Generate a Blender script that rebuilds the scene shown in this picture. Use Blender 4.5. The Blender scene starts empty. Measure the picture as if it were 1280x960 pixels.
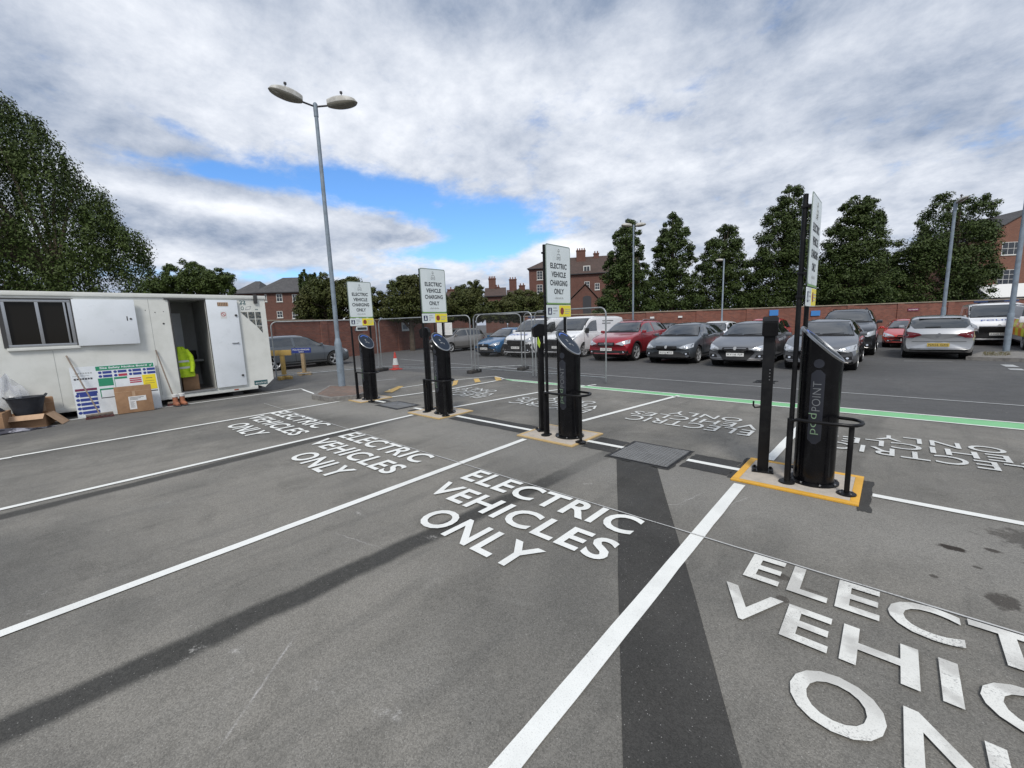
import bpy, bmesh, math, random
import numpy as np
from mathutils import Vector, Matrix
from mathutils.bvhtree import BVHTree
random.seed(7); rng = np.random.default_rng(11)
R = math.radians
scene = bpy.context.scene
COL = scene.collection

# ------------------------------------------------------------------ camera model (survey of the photograph)
EYE = 1.7
FPX = 519.8766
CR = Vector((0.738889, 0.672911, -0.035129))
CU = Vector((-0.072072, 0.130759, 0.988791))
CF = Vector((-0.669962, 0.728075, -0.145114))
def ray(px, py): return CR * ((px - 640) / FPX) - CU * ((py - 480) / FPX) + CF
def G(px, py, z=0.0):
    d = ray(px, py); t = (z - EYE) / d.z
    return Vector((d.x * t, d.y * t, z))
def at_depth(px, py, dep):
    d = ray(px, py); return Vector((d.x * dep, d.y * dep, EYE + d.z * dep))

cam_d = bpy.data.cameras.new('camera'); cam = bpy.data.objects.new('camera', cam_d); COL.objects.link(cam)
cam_d.sensor_width = 36; cam_d.lens = 36 * FPX / 1280; cam_d.clip_start = .05; cam_d.clip_end = 2000
m = Matrix.Identity(4)
for i in range(3):
    m[i][0] = CR[i]; m[i][1] = CU[i]; m[i][2] = -CF[i]
m[2][3] = EYE
cam.matrix_world = m
scene.camera = cam

# ------------------------------------------------------------------ materials
def mat(name, color, rough=.6, metal=0.0, coat=0.0, spec=.5):
    mt = bpy.data.materials.new(name); mt.use_nodes = True
    b = mt.node_tree.nodes['Principled BSDF']
    b.inputs['Base Color'].default_value = (*color, 1); b.inputs['Roughness'].default_value = rough
    b.inputs['Metallic'].default_value = metal; b.inputs['Coat Weight'].default_value = coat
    b.inputs['Coat Roughness'].default_value = .04
    b.inputs['Specular IOR Level'].default_value = spec
    return mt
class NT:
    """tiny expression helper over a node tree"""
    def __init__(s, tree): s.t = tree; s.n = tree.nodes; s.l = tree.links
    def new(s, typ, **kw):
        n = s.n.new(typ)
        for k, v in kw.items(): setattr(n, k, v)
        return n
    def put(s, sock, v):
        if isinstance(v, bpy.types.NodeSocket): s.l.new(v, sock)
        elif isinstance(v, (tuple, list)) and len(v) == 3 and sock.type == 'RGBA': sock.default_value = (*v, 1)
        else: sock.default_value = v
    def m(s, op, a, b=0.0, c=0.0, clamp=False):
        n = s.new('ShaderNodeMath', operation=op, use_clamp=clamp)
        s.put(n.inputs[0], a); s.put(n.inputs[1], b); s.put(n.inputs[2], c); return n.outputs[0]
    def noise(s, vec, scale, detail=4, rough=.55, dist=0.0):
        n = s.new('ShaderNodeTexNoise'); s.put(n.inputs['Vector'], vec); n.inputs['Scale'].default_value = scale
        n.inputs['Detail'].default_value = detail; n.inputs['Roughness'].default_value = rough; n.inputs['Distortion'].default_value = dist
        return n.outputs['Fac']
    def mix(s, f, a, b):
        n = s.new('ShaderNodeMix', data_type='RGBA'); s.put(n.inputs[0], f); s.put(n.inputs[6], a); s.put(n.inputs[7], b); return n.outputs[2]
    def ramp(s, v, lo, hi, a=0.0, b=1.0, smooth=True):
        n = s.new('ShaderNodeMapRange', interpolation_type='SMOOTHSTEP' if smooth else 'LINEAR')
        s.put(n.inputs['Value'], v); n.inputs['From Min'].default_value = lo; n.inputs['From Max'].default_value = hi
        n.inputs['To Min'].default_value = a; n.inputs['To Max'].default_value = b; return n.outputs['Result']
    def pos(s): return s.new('ShaderNodeNewGeometry').outputs['Position']
    def sep(s, v):
        n = s.new('ShaderNodeSeparateXYZ'); s.put(n.inputs[0], v); return n.outputs
    def comb(s, x, y, z=0.0):
        n = s.new('ShaderNodeCombineXYZ'); s.put(n.inputs[0], x); s.put(n.inputs[1], y); s.put(n.inputs[2], z); return n.outputs[0]
    def bump(s, h, strength, dist, out=None):
        n = s.new('ShaderNodeBump'); s.put(n.inputs['Height'], h); n.inputs['Strength'].default_value = strength; n.inputs['Distance'].default_value = dist
        return n.outputs[0]
def worn(name, color, color2, scale=6, lo=.4, hi=.7, rough=.6, metal=0, bump=0.0, bscale=60, coat=0, obj_space=True, spec=.5):
    mt = mat(name, color, rough, metal, coat, spec); t = NT(mt.node_tree); b = t.n['Principled BSDF']
    v = t.new('ShaderNodeTexCoord').outputs['Object'] if obj_space else t.pos()
    f = t.ramp(t.noise(v, scale, 6, .65), lo, hi)
    t.put(b.inputs['Base Color'], t.mix(f, color, color2))
    t.put(b.inputs['Roughness'], t.ramp(t.noise(v, scale * 3, 3), .3, .7, max(rough - .08, 0.02), rough + .1))
    if bump: t.put(b.inputs['Normal'], t.bump(t.noise(v, bscale, 4), bump, .01))
    return mt

# ------------------------------------------------------------------ mesh builder
class MB:
    def __init__(s): s.bm = bmesh.new()
    def _faces(s, vs, fs):
        bv = [s.bm.verts.new(v) for v in vs]
        for f in fs:
            try: s.bm.faces.new([bv[i] for i in f])
            except ValueError: pass
        return bv
    def box(s, c, size, rot=None, bevel=0.0):
        x, y, z = [q / 2 for q in size]
        vs = [Vector(p) for p in ((-x,-y,-z),(x,-y,-z),(x,y,-z),(-x,y,-z),(-x,-y,z),(x,-y,z),(x,y,z),(-x,y,z))]
        fs = [(0,3,2,1),(4,5,6,7),(0,1,5,4),(1,2,6,5),(2,3,7,6),(3,0,4,7)]
        if bevel:
            b = bmesh.new(); bv = [b.verts.new(v) for v in vs]
            for f in fs: b.faces.new([bv[i] for i in f])
            bmesh.ops.bevel(b, geom=b.edges[:], offset=bevel, segments=2, affect='EDGES', profile=.6)
            b.verts.index_update(); vs = [v.co.copy() for v in b.verts]; fs = [[v.index for v in f.verts] for f in b.faces]; b.free()
        M = rot.to_matrix().to_4x4() if hasattr(rot, 'to_matrix') else (rot or Matrix.Identity(4))
        s._faces([M @ v + Vector(c) for v in vs], fs); return s
    def box2(s, a, b, bevel=0.0):
        a = Vector(a); b = Vector(b); return s.box((a + b) / 2, [abs(q) for q in (b - a)], bevel=bevel)
    def tube(s, pts, r, n=10, cap=True):
        pts = [Vector(p) for p in pts]; rs = r if isinstance(r, (list, tuple)) else [r] * len(pts)
        rings = []; prev = None
        for i, p in enumerate(pts):
            if i == 0: d = pts[1] - pts[0]
            elif i == len(pts) - 1: d = pts[-1] - pts[-2]
            else: d = (pts[i+1] - p).normalized() + (p - pts[i-1]).normalized()
            d.normalize()
            if prev is None:
                a = Vector((0,0,1)) if abs(d.z) < .9 else Vector((1,0,0)); u = d.cross(a).normalized()
            else:
                u = (prev - d * prev.dot(d)).normalized()
            prev = u; w = d.cross(u)
            rings.append([s.bm.verts.new(p + (u * math.cos(2*math.pi*k/n) + w * math.sin(2*math.pi*k/n)) * rs[i]) for k in range(n)])
        for a, b in zip(rings, rings[1:]):
            for k in range(n): s.bm.faces.new((a[k], a[(k+1) % n], b[(k+1) % n], b[k]))
        if cap: s.bm.faces.new(rings[0][::-1]); s.bm.faces.new(rings[-1])
        return s
    def lathe(s, prof, c=(0,0,0), n=24, axis='z', a0=0.0, sx=1.0, sy=1.0, cap=True):
        rings = []
        for r, h in prof:
            ring = []
            for k in range(n):
                a = a0 + 2*math.pi*k/n; x, y = r*math.cos(a)*sx, r*math.sin(a)*sy
                v = {'z': (x, y, h), 'y': (x, h, y), 'x': (h, x, y)}[axis]
                ring.append(s.bm.verts.new(Vector(v) + Vector(c)))
            rings.append(ring)
        for a, b in zip(rings, rings[1:]):
            for k in range(n): s.bm.faces.new((a[k], a[(k+1) % n], b[(k+1) % n], b[k]))
        if cap: s.bm.faces.new(rings[0][::-1]); s.bm.faces.new(rings[-1])
        return s
    def prism(s, poly, d):
        """poly: 3D points (planar), extruded by vector d"""
        n = len(poly); d = Vector(d); vs = [Vector(p) for p in poly] + [Vector(p) + d for p in poly]
        s._faces(vs, [tuple(range(n))[::-1], tuple(range(n, 2*n))] + [(i, (i+1) % n, n + (i+1) % n, n + i) for i in range(n)]); return s
    def sheet(s, poly): s._faces([Vector(p) for p in poly], [tuple(range(len(poly)))]); return s
    def build(s, name, material, parent=None, smooth=35, loc=None, recalc=True):
        if recalc: bmesh.ops.recalc_face_normals(s.bm, faces=s.bm.faces[:])
        me = bpy.data.meshes.new(name); s.bm.to_mesh(me); s.bm.free()
        return link(name, me, material, parent, smooth, loc)
def link(name, me, material, parent=None, smooth=35, loc=None):
    if material is not None: me.materials.append(material)
    if smooth:
        me.polygons.foreach_set('use_smooth', [True] * len(me.polygons))
        try: me.set_sharp_from_angle(angle=R(smooth))
        except Exception: pass
    o = bpy.data.objects.new(name, me); COL.objects.link(o)
    if parent is not None: o.parent = parent
    if loc is not None: o.location = loc
    return o
def tag(o, label=None, cat=None, group=None, kind=None):
    if label: o['label'] = label
    if cat: o['category'] = cat
    if group: o['group'] = group
    if kind: o['kind'] = kind
    return o
def thing(name, label, cat, loc=(0,0,0), rz=0.0, group=None):
    o = bpy.data.objects.new(name, None); COL.objects.link(o); o.empty_display_size = .2
    o.location = loc; o.rotation_euler = (0, 0, rz); return tag(o, label, cat, group)
def copy_thing(root, loc, label, rz=None):
    def cp(o, par):
        c = o.copy(); COL.objects.link(c); c.parent = par
        for ch in list(o.children): cp(ch, c)
        return c
    r = cp(root, None); r.location = loc; r['label'] = label
    if rz is not None: r.rotation_euler = (0, 0, rz)
    return r

_tcache = {}
def text_mesh(s, bold=0.0, spacing=1.0):
    """list of verts (unit box 0..1 x 0..1) and triangles for a text"""
    key = (s, bold, spacing)
    if key in _tcache: return _tcache[key]
    cu = bpy.data.curves.new('lettering', 'FONT'); cu.body = s; cu.offset = bold; cu.resolution_u = 4; cu.space_character = spacing
    ob = bpy.data.objects.new('lettering', cu); COL.objects.link(ob)
    dg = bpy.context.evaluated_depsgraph_get(); dg.update()
    me = bpy.data.meshes.new_from_object(ob.evaluated_get(dg))
    vs = [v.co.copy() for v in me.vertices]; fs = [tuple(p.vertices) for p in me.polygons]
    bpy.data.objects.remove(ob); bpy.data.curves.remove(cu); bpy.data.meshes.remove(me)
    x0 = min(v.x for v in vs); x1 = max(v.x for v in vs); y0 = min(v.y for v in vs); y1 = max(v.y for v in vs)
    vs = [((v.x - x0) / (x1 - x0), (v.y - y0) / (y1 - y0)) for v in vs]
    _tcache[key] = (vs, fs, (x1 - x0) / (y1 - y0)); return _tcache[key]
def put_text(mb, s, origin, ux, uy, w, h, bold=0.0, spacing=1.0):
    """text filling a w x h box whose lower left is origin"""
    vs, fs, asp = text_mesh(s, bold, spacing)
    o = Vector(origin); ux = Vector(ux).normalized(); uy = Vector(uy).normalized()
    mb._faces([o + ux * (x * w) + uy * (y * h) for x, y in vs], fs)
# ------------------------------------------------------------------ asphalt with its real stains (world metres)
def shared(t, xy, k):
    if not hasattr(t, 'sh'): t.sh = {}
    if k not in t.sh: t.sh[k] = t.m('SUBTRACT', t.noise(t.comb(*xy), 9 if k == 'hi' else 2, 4, .65), .5)
    return t.sh[k]
def line_mask(t, xy, p0, p1, half, soft, wob=.03, wscale=2.0):
    """1 inside a straight band p0-p1 of half width `half`"""
    x, y = xy
    d = (Vector(p1) - Vector(p0)); L = d.length; d /= L
    nx, ny = -d.y, d.x
    s = t.m('ADD', t.m('MULTIPLY', t.m('SUBTRACT', x, p0[0]), nx), t.m('MULTIPLY', t.m('SUBTRACT', y, p0[1]), ny))
    w = t.m('MULTIPLY', shared(t, xy, 'hi' if wscale > 4 else 'lo'), wob * 2)
    s = t.m('ABSOLUTE', t.m('ADD', s, w))
    a = t.ramp(s, half + soft, half - soft)
    u = t.m('ADD', t.m('MULTIPLY', t.m('SUBTRACT', x, p0[0]), d.x), t.m('MULTIPLY', t.m('SUBTRACT', y, p0[1]), d.y))
    return t.m('MULTIPLY', a, t.m('MULTIPLY', t.ramp(u, -.15, .15), t.ramp(u, L + .15, L - .15)))
def spot(t, xy, c, rx, ry, sharp=.22):
    x, y = xy
    n = t.m('MULTIPLY', shared(t, xy, 'hi'), 2.4)
    dx = t.m('DIVIDE', t.m('SUBTRACT', x, c[0]), rx); dy = t.m('DIVIDE', t.m('SUBTRACT', y, c[1]), ry)
    r = t.m('ADD', t.m('SQRT', t.m('ADD', t.m('MULTIPLY', dx, dx), t.m('MULTIPLY', dy, dy))), n)
    return t.ramp(r, 1 + sharp, 1 - sharp)
def asphalt(name, main=True, base=(.168, .163, .149), dark=(.045, .044, .043)):
    mt = mat(name, base, .85); t = NT(mt.node_tree); b = t.n['Principled BSDF']
    P = t.pos(); s = t.sep(P); xy = (s[0], s[1]); v = t.comb(s[0], s[1])
    col = base
    big = t.noise(v, .35, 5, .6, .6); mid = t.noise(v, 2.2, 6, .7, .3)
    c = t.mix(t.ramp(big, .3, .72), tuple(q * .66 for q in base), (base[0] * 1.27, base[1] * 1.24, base[2] * 1.20))
    c = t.mix(t.m('MULTIPLY', t.ramp(mid, .48, .75), .45), c, tuple(q * .5 for q in base))
    c = t.mix(t.m('MULTIPLY', t.ramp(t.noise(v, 1.1, 6, .72, .8), .52, .72), .35), c, tuple(q * 1.45 for q in base))
    # streaks that run along the bays
    st = t.noise(t.comb(t.m('MULTIPLY', s[0], 3.0), t.m('MULTIPLY', s[1], .35)), 1.4, 5, .65)
    c = t.mix(t.m('MULTIPLY', t.ramp(st, .48, .70), .45), c, tuple(q * .62 for q in base))
    if main:
        # smoother, darker road beyond the green strip and beside the cabin
        roadm = t.ramp(t.m('ADD', s[1], t.m('MULTIPLY', mid, .3)), 9.0, 9.35)
        c = t.mix(t.m('MULTIPLY', roadm, .85), c, t.mix(big, (.052, .053, .055), (.085, .086, .088)))
        lefm = t.ramp(s[0], -10.2, -11.6)
        c = t.mix(t.m('MULTIPLY', lefm, .6), c, t.mix(big, (.07, .07, .07), (.11, .11, .11)))
        # long dark drips down the middle of the bays
        for p0, p1, hw, k in (((-2.84, -2.5), (-2.6, 4.8), .105, 1.0), ((-6.12, -3.0), (-6.75, 4.7), .10, .95), ((-9.3, -1), (-9.62, 4.6), .08, .3), ((-.3, 5.5), (-.1, 9.0), .12, .3), ((-8.8, 5.7), (-8.5, 9), .1, .35)):
            c = t.mix(t.m('MULTIPLY', line_mask(t, xy, p0, p1, hw, .04, .055), k), c, t.mix(t.noise(v, 30, 3), (.028, .028, .026), (.07, .068, .062)))
        # worn dusty halo each side of the centre line
        c = t.mix(t.m('MULTIPLY', line_mask(t, xy, (-12, 4.2), (6, 4.2), .55, .45, .25, 1.0), .5), c, (.235, .228, .21))
        # oil marks at the right
        for cc, rx, ry, k in (((.41, 4.12), .07, .04, 1), ((.58, 3.52), .07, .09, .75), ((.62, 4.25), .05, .03, .85), ((.85, 4.05), .09, .25, .8), ((.52, 3.9), .03, .02, .7), ((.3, 3.6), .02, .02, .7),
                              ((-.42, 3.0), .04, .03, .6), ((-.38, 2.75), .03, .03, .6), ((-.25, 2.95), .05, .02, .45), ((1.0, 4.6), .35, .2, .6), ((.95, 3.6), .12, .3, .6)):
            c = t.mix(t.m('MULTIPLY', spot(t, xy, cc, rx, ry), k), c, (.03, .024, .019))
        # scrape and chalky scuffs
        c = t.mix(t.m('MULTIPLY', line_mask(t, xy, (-2.37, .7), (-1.98, .28), .004, .006, .01, 8), t.ramp(t.noise(v, 12, 3), .4, .6, .2, .7)), c, (.42, .41, .4))
        for p0, p1 in (((-1.55, 3.5), (-1.3, 3.7)), ((-1.35, 3.7), (-1.28, 4.0)), ((-3.3, 1.4), (-2.9, 1.5)), ((-1.0, 3.9), (-.9, 4.2))):
            c = t.mix(t.m('MULTIPLY', line_mask(t, xy, p0, p1, .004, .006, .05, 6), .5), c, (.4, .39, .38))
        dust = t.m('MULTIPLY', t.ramp(t.noise(v, 5.5, 6, .75), .60, .72), t.ramp(t.noise(v, .9, 2), .46, .62))
        c = t.mix(t.m('MULTIPLY', dust, .7), c, (.38, .37, .35))
    # aggregate
    vo = t.new('ShaderNodeTexVoronoi', feature='F1'); t.put(vo.inputs['Vector'], v); vo.inputs['Scale'].default_value = 165
    cs = t.sep(vo.outputs['Color'])
    ag = t.ramp(cs[0], 0, 1, .76, 1.26, False)
    fine = t.ramp(t.noise(v, 260, 2, .6), .3, .7, .8, 1.2)
    mul = t.m('MULTIPLY', ag, fine)
    mm = t.new('ShaderNodeVectorMath', operation='SCALE'); t.put(mm.inputs[0], c); t.put(mm.inputs['Scale'], mul)
    c = mm.outputs[0]
    chips = t.m('MULTIPLY', t.ramp(cs[1], .982, .99), t.ramp(vo.outputs['Distance'], .5, .25))
    c = t.mix(t.m('MULTIPLY', chips, .55), c, (.45, .44, .42))
    pits = t.ramp(t.noise(v, 55, 2, .5), .68, .74)
    c = t.mix(t.m('MULTIPLY', pits, .5), c, (.03, .03, .03))
    t.put(b.inputs['Base Color'], c)
    t.put(b.inputs['Roughness'], t.ramp(mid, .3, .7, .72, .92)); b.inputs['Specular IOR Level'].default_value = .35
    h = t.m('ADD', t.m('MULTIPLY', vo.outputs['Distance'], -.6), t.noise(v, 130, 3, .6))
    t.put(b.inputs['Normal'], t.bump(h, .3, .005))
    return mt
M = {}
M['asphalt'] = asphalt('asphalt')
M['patch'] = asphalt('new_asphalt', False, (.054, .053, .050))
M['patch2'] = asphalt('joint_asphalt', False, (.045, .045, .044))

mb = MB(); mb.sheet([(-400, -400, 0), (400, -400, 0), (400, 400, 0), (-400, 400, 0)])
tag(mb.build('ground', M['asphalt'], smooth=0), 'weathered grey asphalt of the car park', kind='structure')
Z1, Z2, Z3 = .004, .008, .011
# repaired trench in the near bay (crisp dark asphalt) and joint strips along the centre line
def ragged(p, q, n=14, amp=.008):
    p = Vector(p); q = Vector(q); d = (q - p); nn = Vector((-d.y, d.x)).normalized()
    return [p + d * (i / n) + nn * random.uniform(-amp, amp) for i in range(n)]
c = [Vector((-2.41, 4.47)), Vector((-1.89, 4.47)), Vector((.19, .3)), Vector((-.05, -.45))]
c[2] = Vector((-1.89, 4.47)) + (Vector((-.31, 1.55)) - Vector((-1.89, 4.47))) * 3.2
c[3] = Vector((-2.41, 4.47)) + (Vector((-.65, 1.25)) - Vector((-2.41, 4.47))) * 3.0
pts = [v for i in range(4) for v in ragged(c[i], c[(i+1) % 4])]
mb = MB(); mb.sheet([(v.x, v.y, Z1) for v in pts])
tag(mb.build('trench_repair', M['patch'], smooth=0), kind='structure')
def patch(name, rects, m_):
    for (x0, x1, y0, y1) in rects:
        cs = [Vector((x0, y0)), Vector((x1, y0)), Vector((x1, y1)), Vector((x0, y1))]
        pts = [v for i in range(4) for v in ragged(cs[i], cs[(i+1) % 4], 10, .012)]
        mb = MB(); mb.sheet([(v.x, v.y, Z1) for v in pts]); tag(mb.build(name, m_, smooth=0), kind='structure')
patch('asphalt_joint', [(-1.72, -1.2, 4.66, 5.2), (-3.05, -2.6, 4.66, 5.2), (-5.95, -4.2, 4.7, 5.16), (-7.25, -7.05, 4.7, 5.2), (-.125, -.04, 4.46, 5.32), (-1.2, -1.14, 4.62, 5.42),
                        (-8.9, -8.5, 4.72, 5.1)], M['patch2'])
patch('manhole_surround', [(-2.58, -1.76, 4.46, 5.30), (-8.40, -7.50, 4.60, 5.2)], M['patch2'])

# ------------------------------------------------------------------ paint
def paint(name, color, wear=(.62, .72), under=(.13, .128, .125), dirt=.25, patchy=False, smooth_bump=False):
    mt = mat(name, color, .55); t = NT(mt.node_tree); b = t.n['Principled BSDF']
    s = t.sep(t.pos()); v = t.comb(s[0], s[1])
    c = t.mix(t.m('MULTIPLY', t.ramp(t.noise(v, 3, 5, .7), .4, .75), dirt), color, tuple(q * .55 for q in color))
    spk = t.noise(v, 150, 3, .7)
    c = t.mix(t.m('MULTIPLY', t.ramp(spk, .54, .68), .6), c, tuple(q * .55 for q in color))
    w = t.m('MULTIPLY', t.ramp(t.noise(v, 70, 4, .8), *wear), t.ramp(t.noise(v, 2.0, 4, .6), .42, .66))
    c = t.mix(w, c, under)
    if patchy:
        p = t.ramp(t.noise(v, 4.2, 3, .5), .46, .60, 0, .55)
        p2 = t.m('MULTIPLY', p, t.ramp(s[1], 1.9, 2.3))
        c = t.mix(p2, c, (.33, .32, .30))
    t.put(b.inputs['Base Color'], c)
    t.put(b.inputs['Normal'], t.bump(t.noise(v, 130, 3, .6), .25, .004))
    return mt
M['white'] = paint('white_road_paint', (.77, .78, .75), (.58, .70), dirt=.3)
M['white_old'] = paint('worn_road_paint', (.70, .70, .66), (.52, .62), patchy=True)
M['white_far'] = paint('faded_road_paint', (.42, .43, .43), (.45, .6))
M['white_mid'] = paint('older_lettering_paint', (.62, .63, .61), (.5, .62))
M['green'] = paint('green_road_paint', (.20, .50, .235), (.6, .75), dirt=.3)
M['yellow'] = paint('yellow_road_paint', (.55, .36, .10), (.55, .68))
M['thin'] = paint('chalk_line', (.5, .5, .49), (.5, .62))
def strip(p, q, w, z, mb):
    p = Vector(p[:2]); q = Vector(q[:2]); d = (q - p); n = Vector((-d.y, d.x)).normalized() * w / 2
    a = ragged(p + n, q + n, max(4, int(d.length / .25)), .0025); b = ragged(q - n, p - n, max(4, int(d.length / .25)), .0025)
    mb.sheet([(v.x, v.y, z) for v in a + [q + n] + b + [p - n]])
mb = MB()
def gl(a, b, w=.09, ext=0.0):
    p, q = G(*a), G(*b); d = (q - p).normalized(); strip(p - d * ext, q, w, Z2, mb)
gl((645, 945), (924.5, 606), .10, 3.0)          # C
gl((961, 575.5), (993.6, 541), .10); gl((993.6, 541), (1019, 514), .10)
gl((0, 793.5), (656, 549.4), .09, 3.0)         # A
gl((726.6, 526.9), (848.4, 494.7), .09)
gl((0, 637.5), (516, 519), .085, 3.0)         # B
gl((567, 509.4), (673.4, 490.6), .085); gl((673.4, 490.6), (745, 481), .08)
gl((15, 571.5), (430, 501), .085)              # D
gl((60, 529), (378, 486), .08)              # E
gl((486, 497), (560, 487), .08); gl((560, 487), (628, 474.8), .08)
p = G(15, 572); strip(p, (p.x - .1, p.y - 3.5), .10, Z2, mb)
for x0, x1 in ((-.04, 6.5), (-1.72, -1.14), (-3.12, -2.53), (-5.98, -4.1), (-8.95, -8.5), (-7.35, -6.98)):
    strip((x0, 4.92), (x1, 4.92), .085, Z2, mb)
strip(G(378, 487), G(402, 496), .06, Z2, mb)
tag(mb.build('bay_line', M['white'], smooth=0), kind='structure')
mb = MB(); strip((-11, 3.19), (5, 3.19), .012, Z3, mb); tag(mb.build('setting_out_line', M['thin'], smooth=0), kind='structure')
# green strip edged white
a0, a1 = G(628, 473.6), G(1280, 529.6); b0, b1 = G(640, 476.2), G(1280, 537.7)
def ext(p, q, k): return q + (q - p).normalized() * k
mb = MB(); mb.sheet([a0, b0 + Vector((0, 0, 0)), ext(b0, b1, 6), ext(a0, a1, 6)])
for v in mb.bm.verts: v.co.z = Z1
tag(mb.build('green_strip', M['green'], smooth=0), kind='structure')
mb = MB(); strip(a0, ext(a0, a1, 6), .055, Z2, mb); strip(b0, ext(b0, b1, 6), .055, Z2, mb)
tag(mb.build('green_strip_edging', M['white'], smooth=0), kind='structure')
mb = MB()
p, q = G(800, 472.5), G(1280, 507.6); d = (q - p).normalized(); strip(p - d * 6, q + d * 8, .06, Z2, mb)
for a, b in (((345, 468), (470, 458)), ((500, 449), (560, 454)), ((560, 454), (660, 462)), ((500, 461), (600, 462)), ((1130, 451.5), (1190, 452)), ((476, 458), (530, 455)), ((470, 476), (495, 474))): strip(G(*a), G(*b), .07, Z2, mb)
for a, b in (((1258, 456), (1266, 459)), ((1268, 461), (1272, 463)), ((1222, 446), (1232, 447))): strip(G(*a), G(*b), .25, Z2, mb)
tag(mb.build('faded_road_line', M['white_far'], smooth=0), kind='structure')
# hatched edge by the left lamp: two lines with yellow blocks between
mb = MB(); strip(G(486, 487.5), G(560, 476), .06, Z2, mb); strip(G(560, 476), G(618, 470.5), .06, Z2, mb); strip(G(618, 470.5), G(632, 474), .06, Z2, mb)
tag(mb.build('hatching_line', M['white'], smooth=0), kind='structure')
mb = MB()
for pl in (((480, 490.5), (498, 483), (505, 483), (490, 491)), ((565, 483), (567, 476.5), (573, 475.6), (571, 481)), ((592, 474), (598, 473.3), (601, 477.5), (594, 478.5)), ((618, 471.6), (625, 472.2), (627, 475.5), (620, 476.3)), ((530, 483), (536, 480), (541, 480), (535, 484))):
    mb.sheet([Vector((*G(*p)[:2], Z3)) for p in pl])
tag(mb.build('yellow_hatching', M['yellow'], smooth=0), kind='structure')

# lettering on the ground: each bay is one marking
def lettering(x0, w, ys, flip=False, material=None, dxs=(0, 0, .5), widths=(1, 1.03, .6), bold=.021):
    mb = MB()
    for i, (word, (y0, y1)) in enumerate(zip(('ELECTRIC', 'VEHICLES', 'ONLY'), ys)):
        ww = w * widths[i]; xo = dxs[i]
        if not flip: put_text(mb, word, (x0 + xo, y0, Z3 + .002), (1, 0, 0), (0, 1, 0), ww, y1 - y0, bold, 1.08)
        else: put_text(mb, word, (x0 - xo, y1, Z3 + .002), (-1, 0, 0), (0, -1, 0), ww, y1 - y0, bold, 1.08)
    tag(mb.build('bay_lettering', material or M['white'], smooth=0, recalc=False), 'road lettering reading ELECTRIC VEHICLES ONLY', kind='structure')
YN = ((2.84, 3.17), (2.39, 2.71), (1.92, 2.26))
lettering(-.62, 2.04, YN, material=M['white_old'], dxs=(.0, -.06, .38), widths=(1, 1.04, .6))
lettering(-3.46, 2.03, YN, dxs=(0, -.02, .45), widths=(1, 1.02, .60))
lettering(-6.46, 2.13, YN, dxs=(0.03, -.0, .52), widths=(1, 1.04, .60))
lettering(-9.52, 2.2, YN, dxs=(.0, .07, .55), widths=(1, 1.06, .60))
# beyond the centre line the words read from the other side
P0 = {k: G(*v) for k, v in dict(a=(787, 526), b=(948, 541), c=(985, 552), d=(1275, 582)).items()}
YF = ((6.40, 6.74), (6.80, 7.10), (7.17, 7.46))
for xr in (-1.40, 1.38, -4.13, -7.0):
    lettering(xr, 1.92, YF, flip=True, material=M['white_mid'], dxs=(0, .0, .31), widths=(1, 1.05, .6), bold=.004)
# ------------------------------------------------------------------ charging islands
M['black'] = worn('black_powder_coat', (.005, .005, .006), (.014, .014, .014), 5, .45, .7, rough=.4, spec=.25, bump=.05, bscale=200)
M['black_gloss'] = worn('gloss_black_shell', (.004, .004, .005), (.007, .007, .008), 3, .5, .8, rough=.2, spec=.25)
M['silver'] = mat('brushed_metal', (.32, .33, .34), .35, 1.0)
M['screen'] = mat('screen_glass', (.012, .02, .035), .2, spec=.25)
M['blue_mark'] = mat('blue_mark', (.05, .12, .45), .4)
M['logo_grey'] = mat('grey_logo', (.17, .18, .19), .5)
M['logo_green'] = mat('green_logo', (.20, .30, .19), .5)
M['panel_dark'] = mat('dark_badge', (.018, .02, .028), .35)
M['concrete'] = worn('pad_concrete', (.46, .41, .35), (.36, .33, .29), 9, .35, .7, rough=.9, bump=.3, bscale=120)
M['kerb_yellow'] = paint('yellow_edge_paint', (.70, .38, .045), (.64, .76), under=(.3, .27, .2))
M['kerb_tan'] = paint('faded_yellow_edge', (.52, .37, .17), (.55, .7), under=(.36, .31, .26))
M['bolt'] = mat('bolt_steel', (.35, .35, .35), .35, 1.0)
M['sign_white'] = worn('sign_face', (.66, .72, .73), (.60, .66, .67), 3, .4, .7, rough=.35)
M['sign_grey'] = mat('sign_border', (.19, .24, .21), .4)
M['sign_text'] = mat('sign_lettering', (.025, .03, .035), .6)
M['sign_line'] = mat('sign_small_print', (.38, .40, .40), .5)
M['sign_green'] = mat('sign_green', (.18, .34, .10), .5)
M['sign_yellow'] = mat('sign_yellow', (.78, .66, .04), .45)
M['sign_red'] = mat('sign_dark_red', (.22, .04, .025), .5)
M['sign_navy'] = mat('sign_navy', (.03, .035, .09), .5)
M['tag_green'] = mat('lime_tag', (.45, .62, .05), .5)

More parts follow.
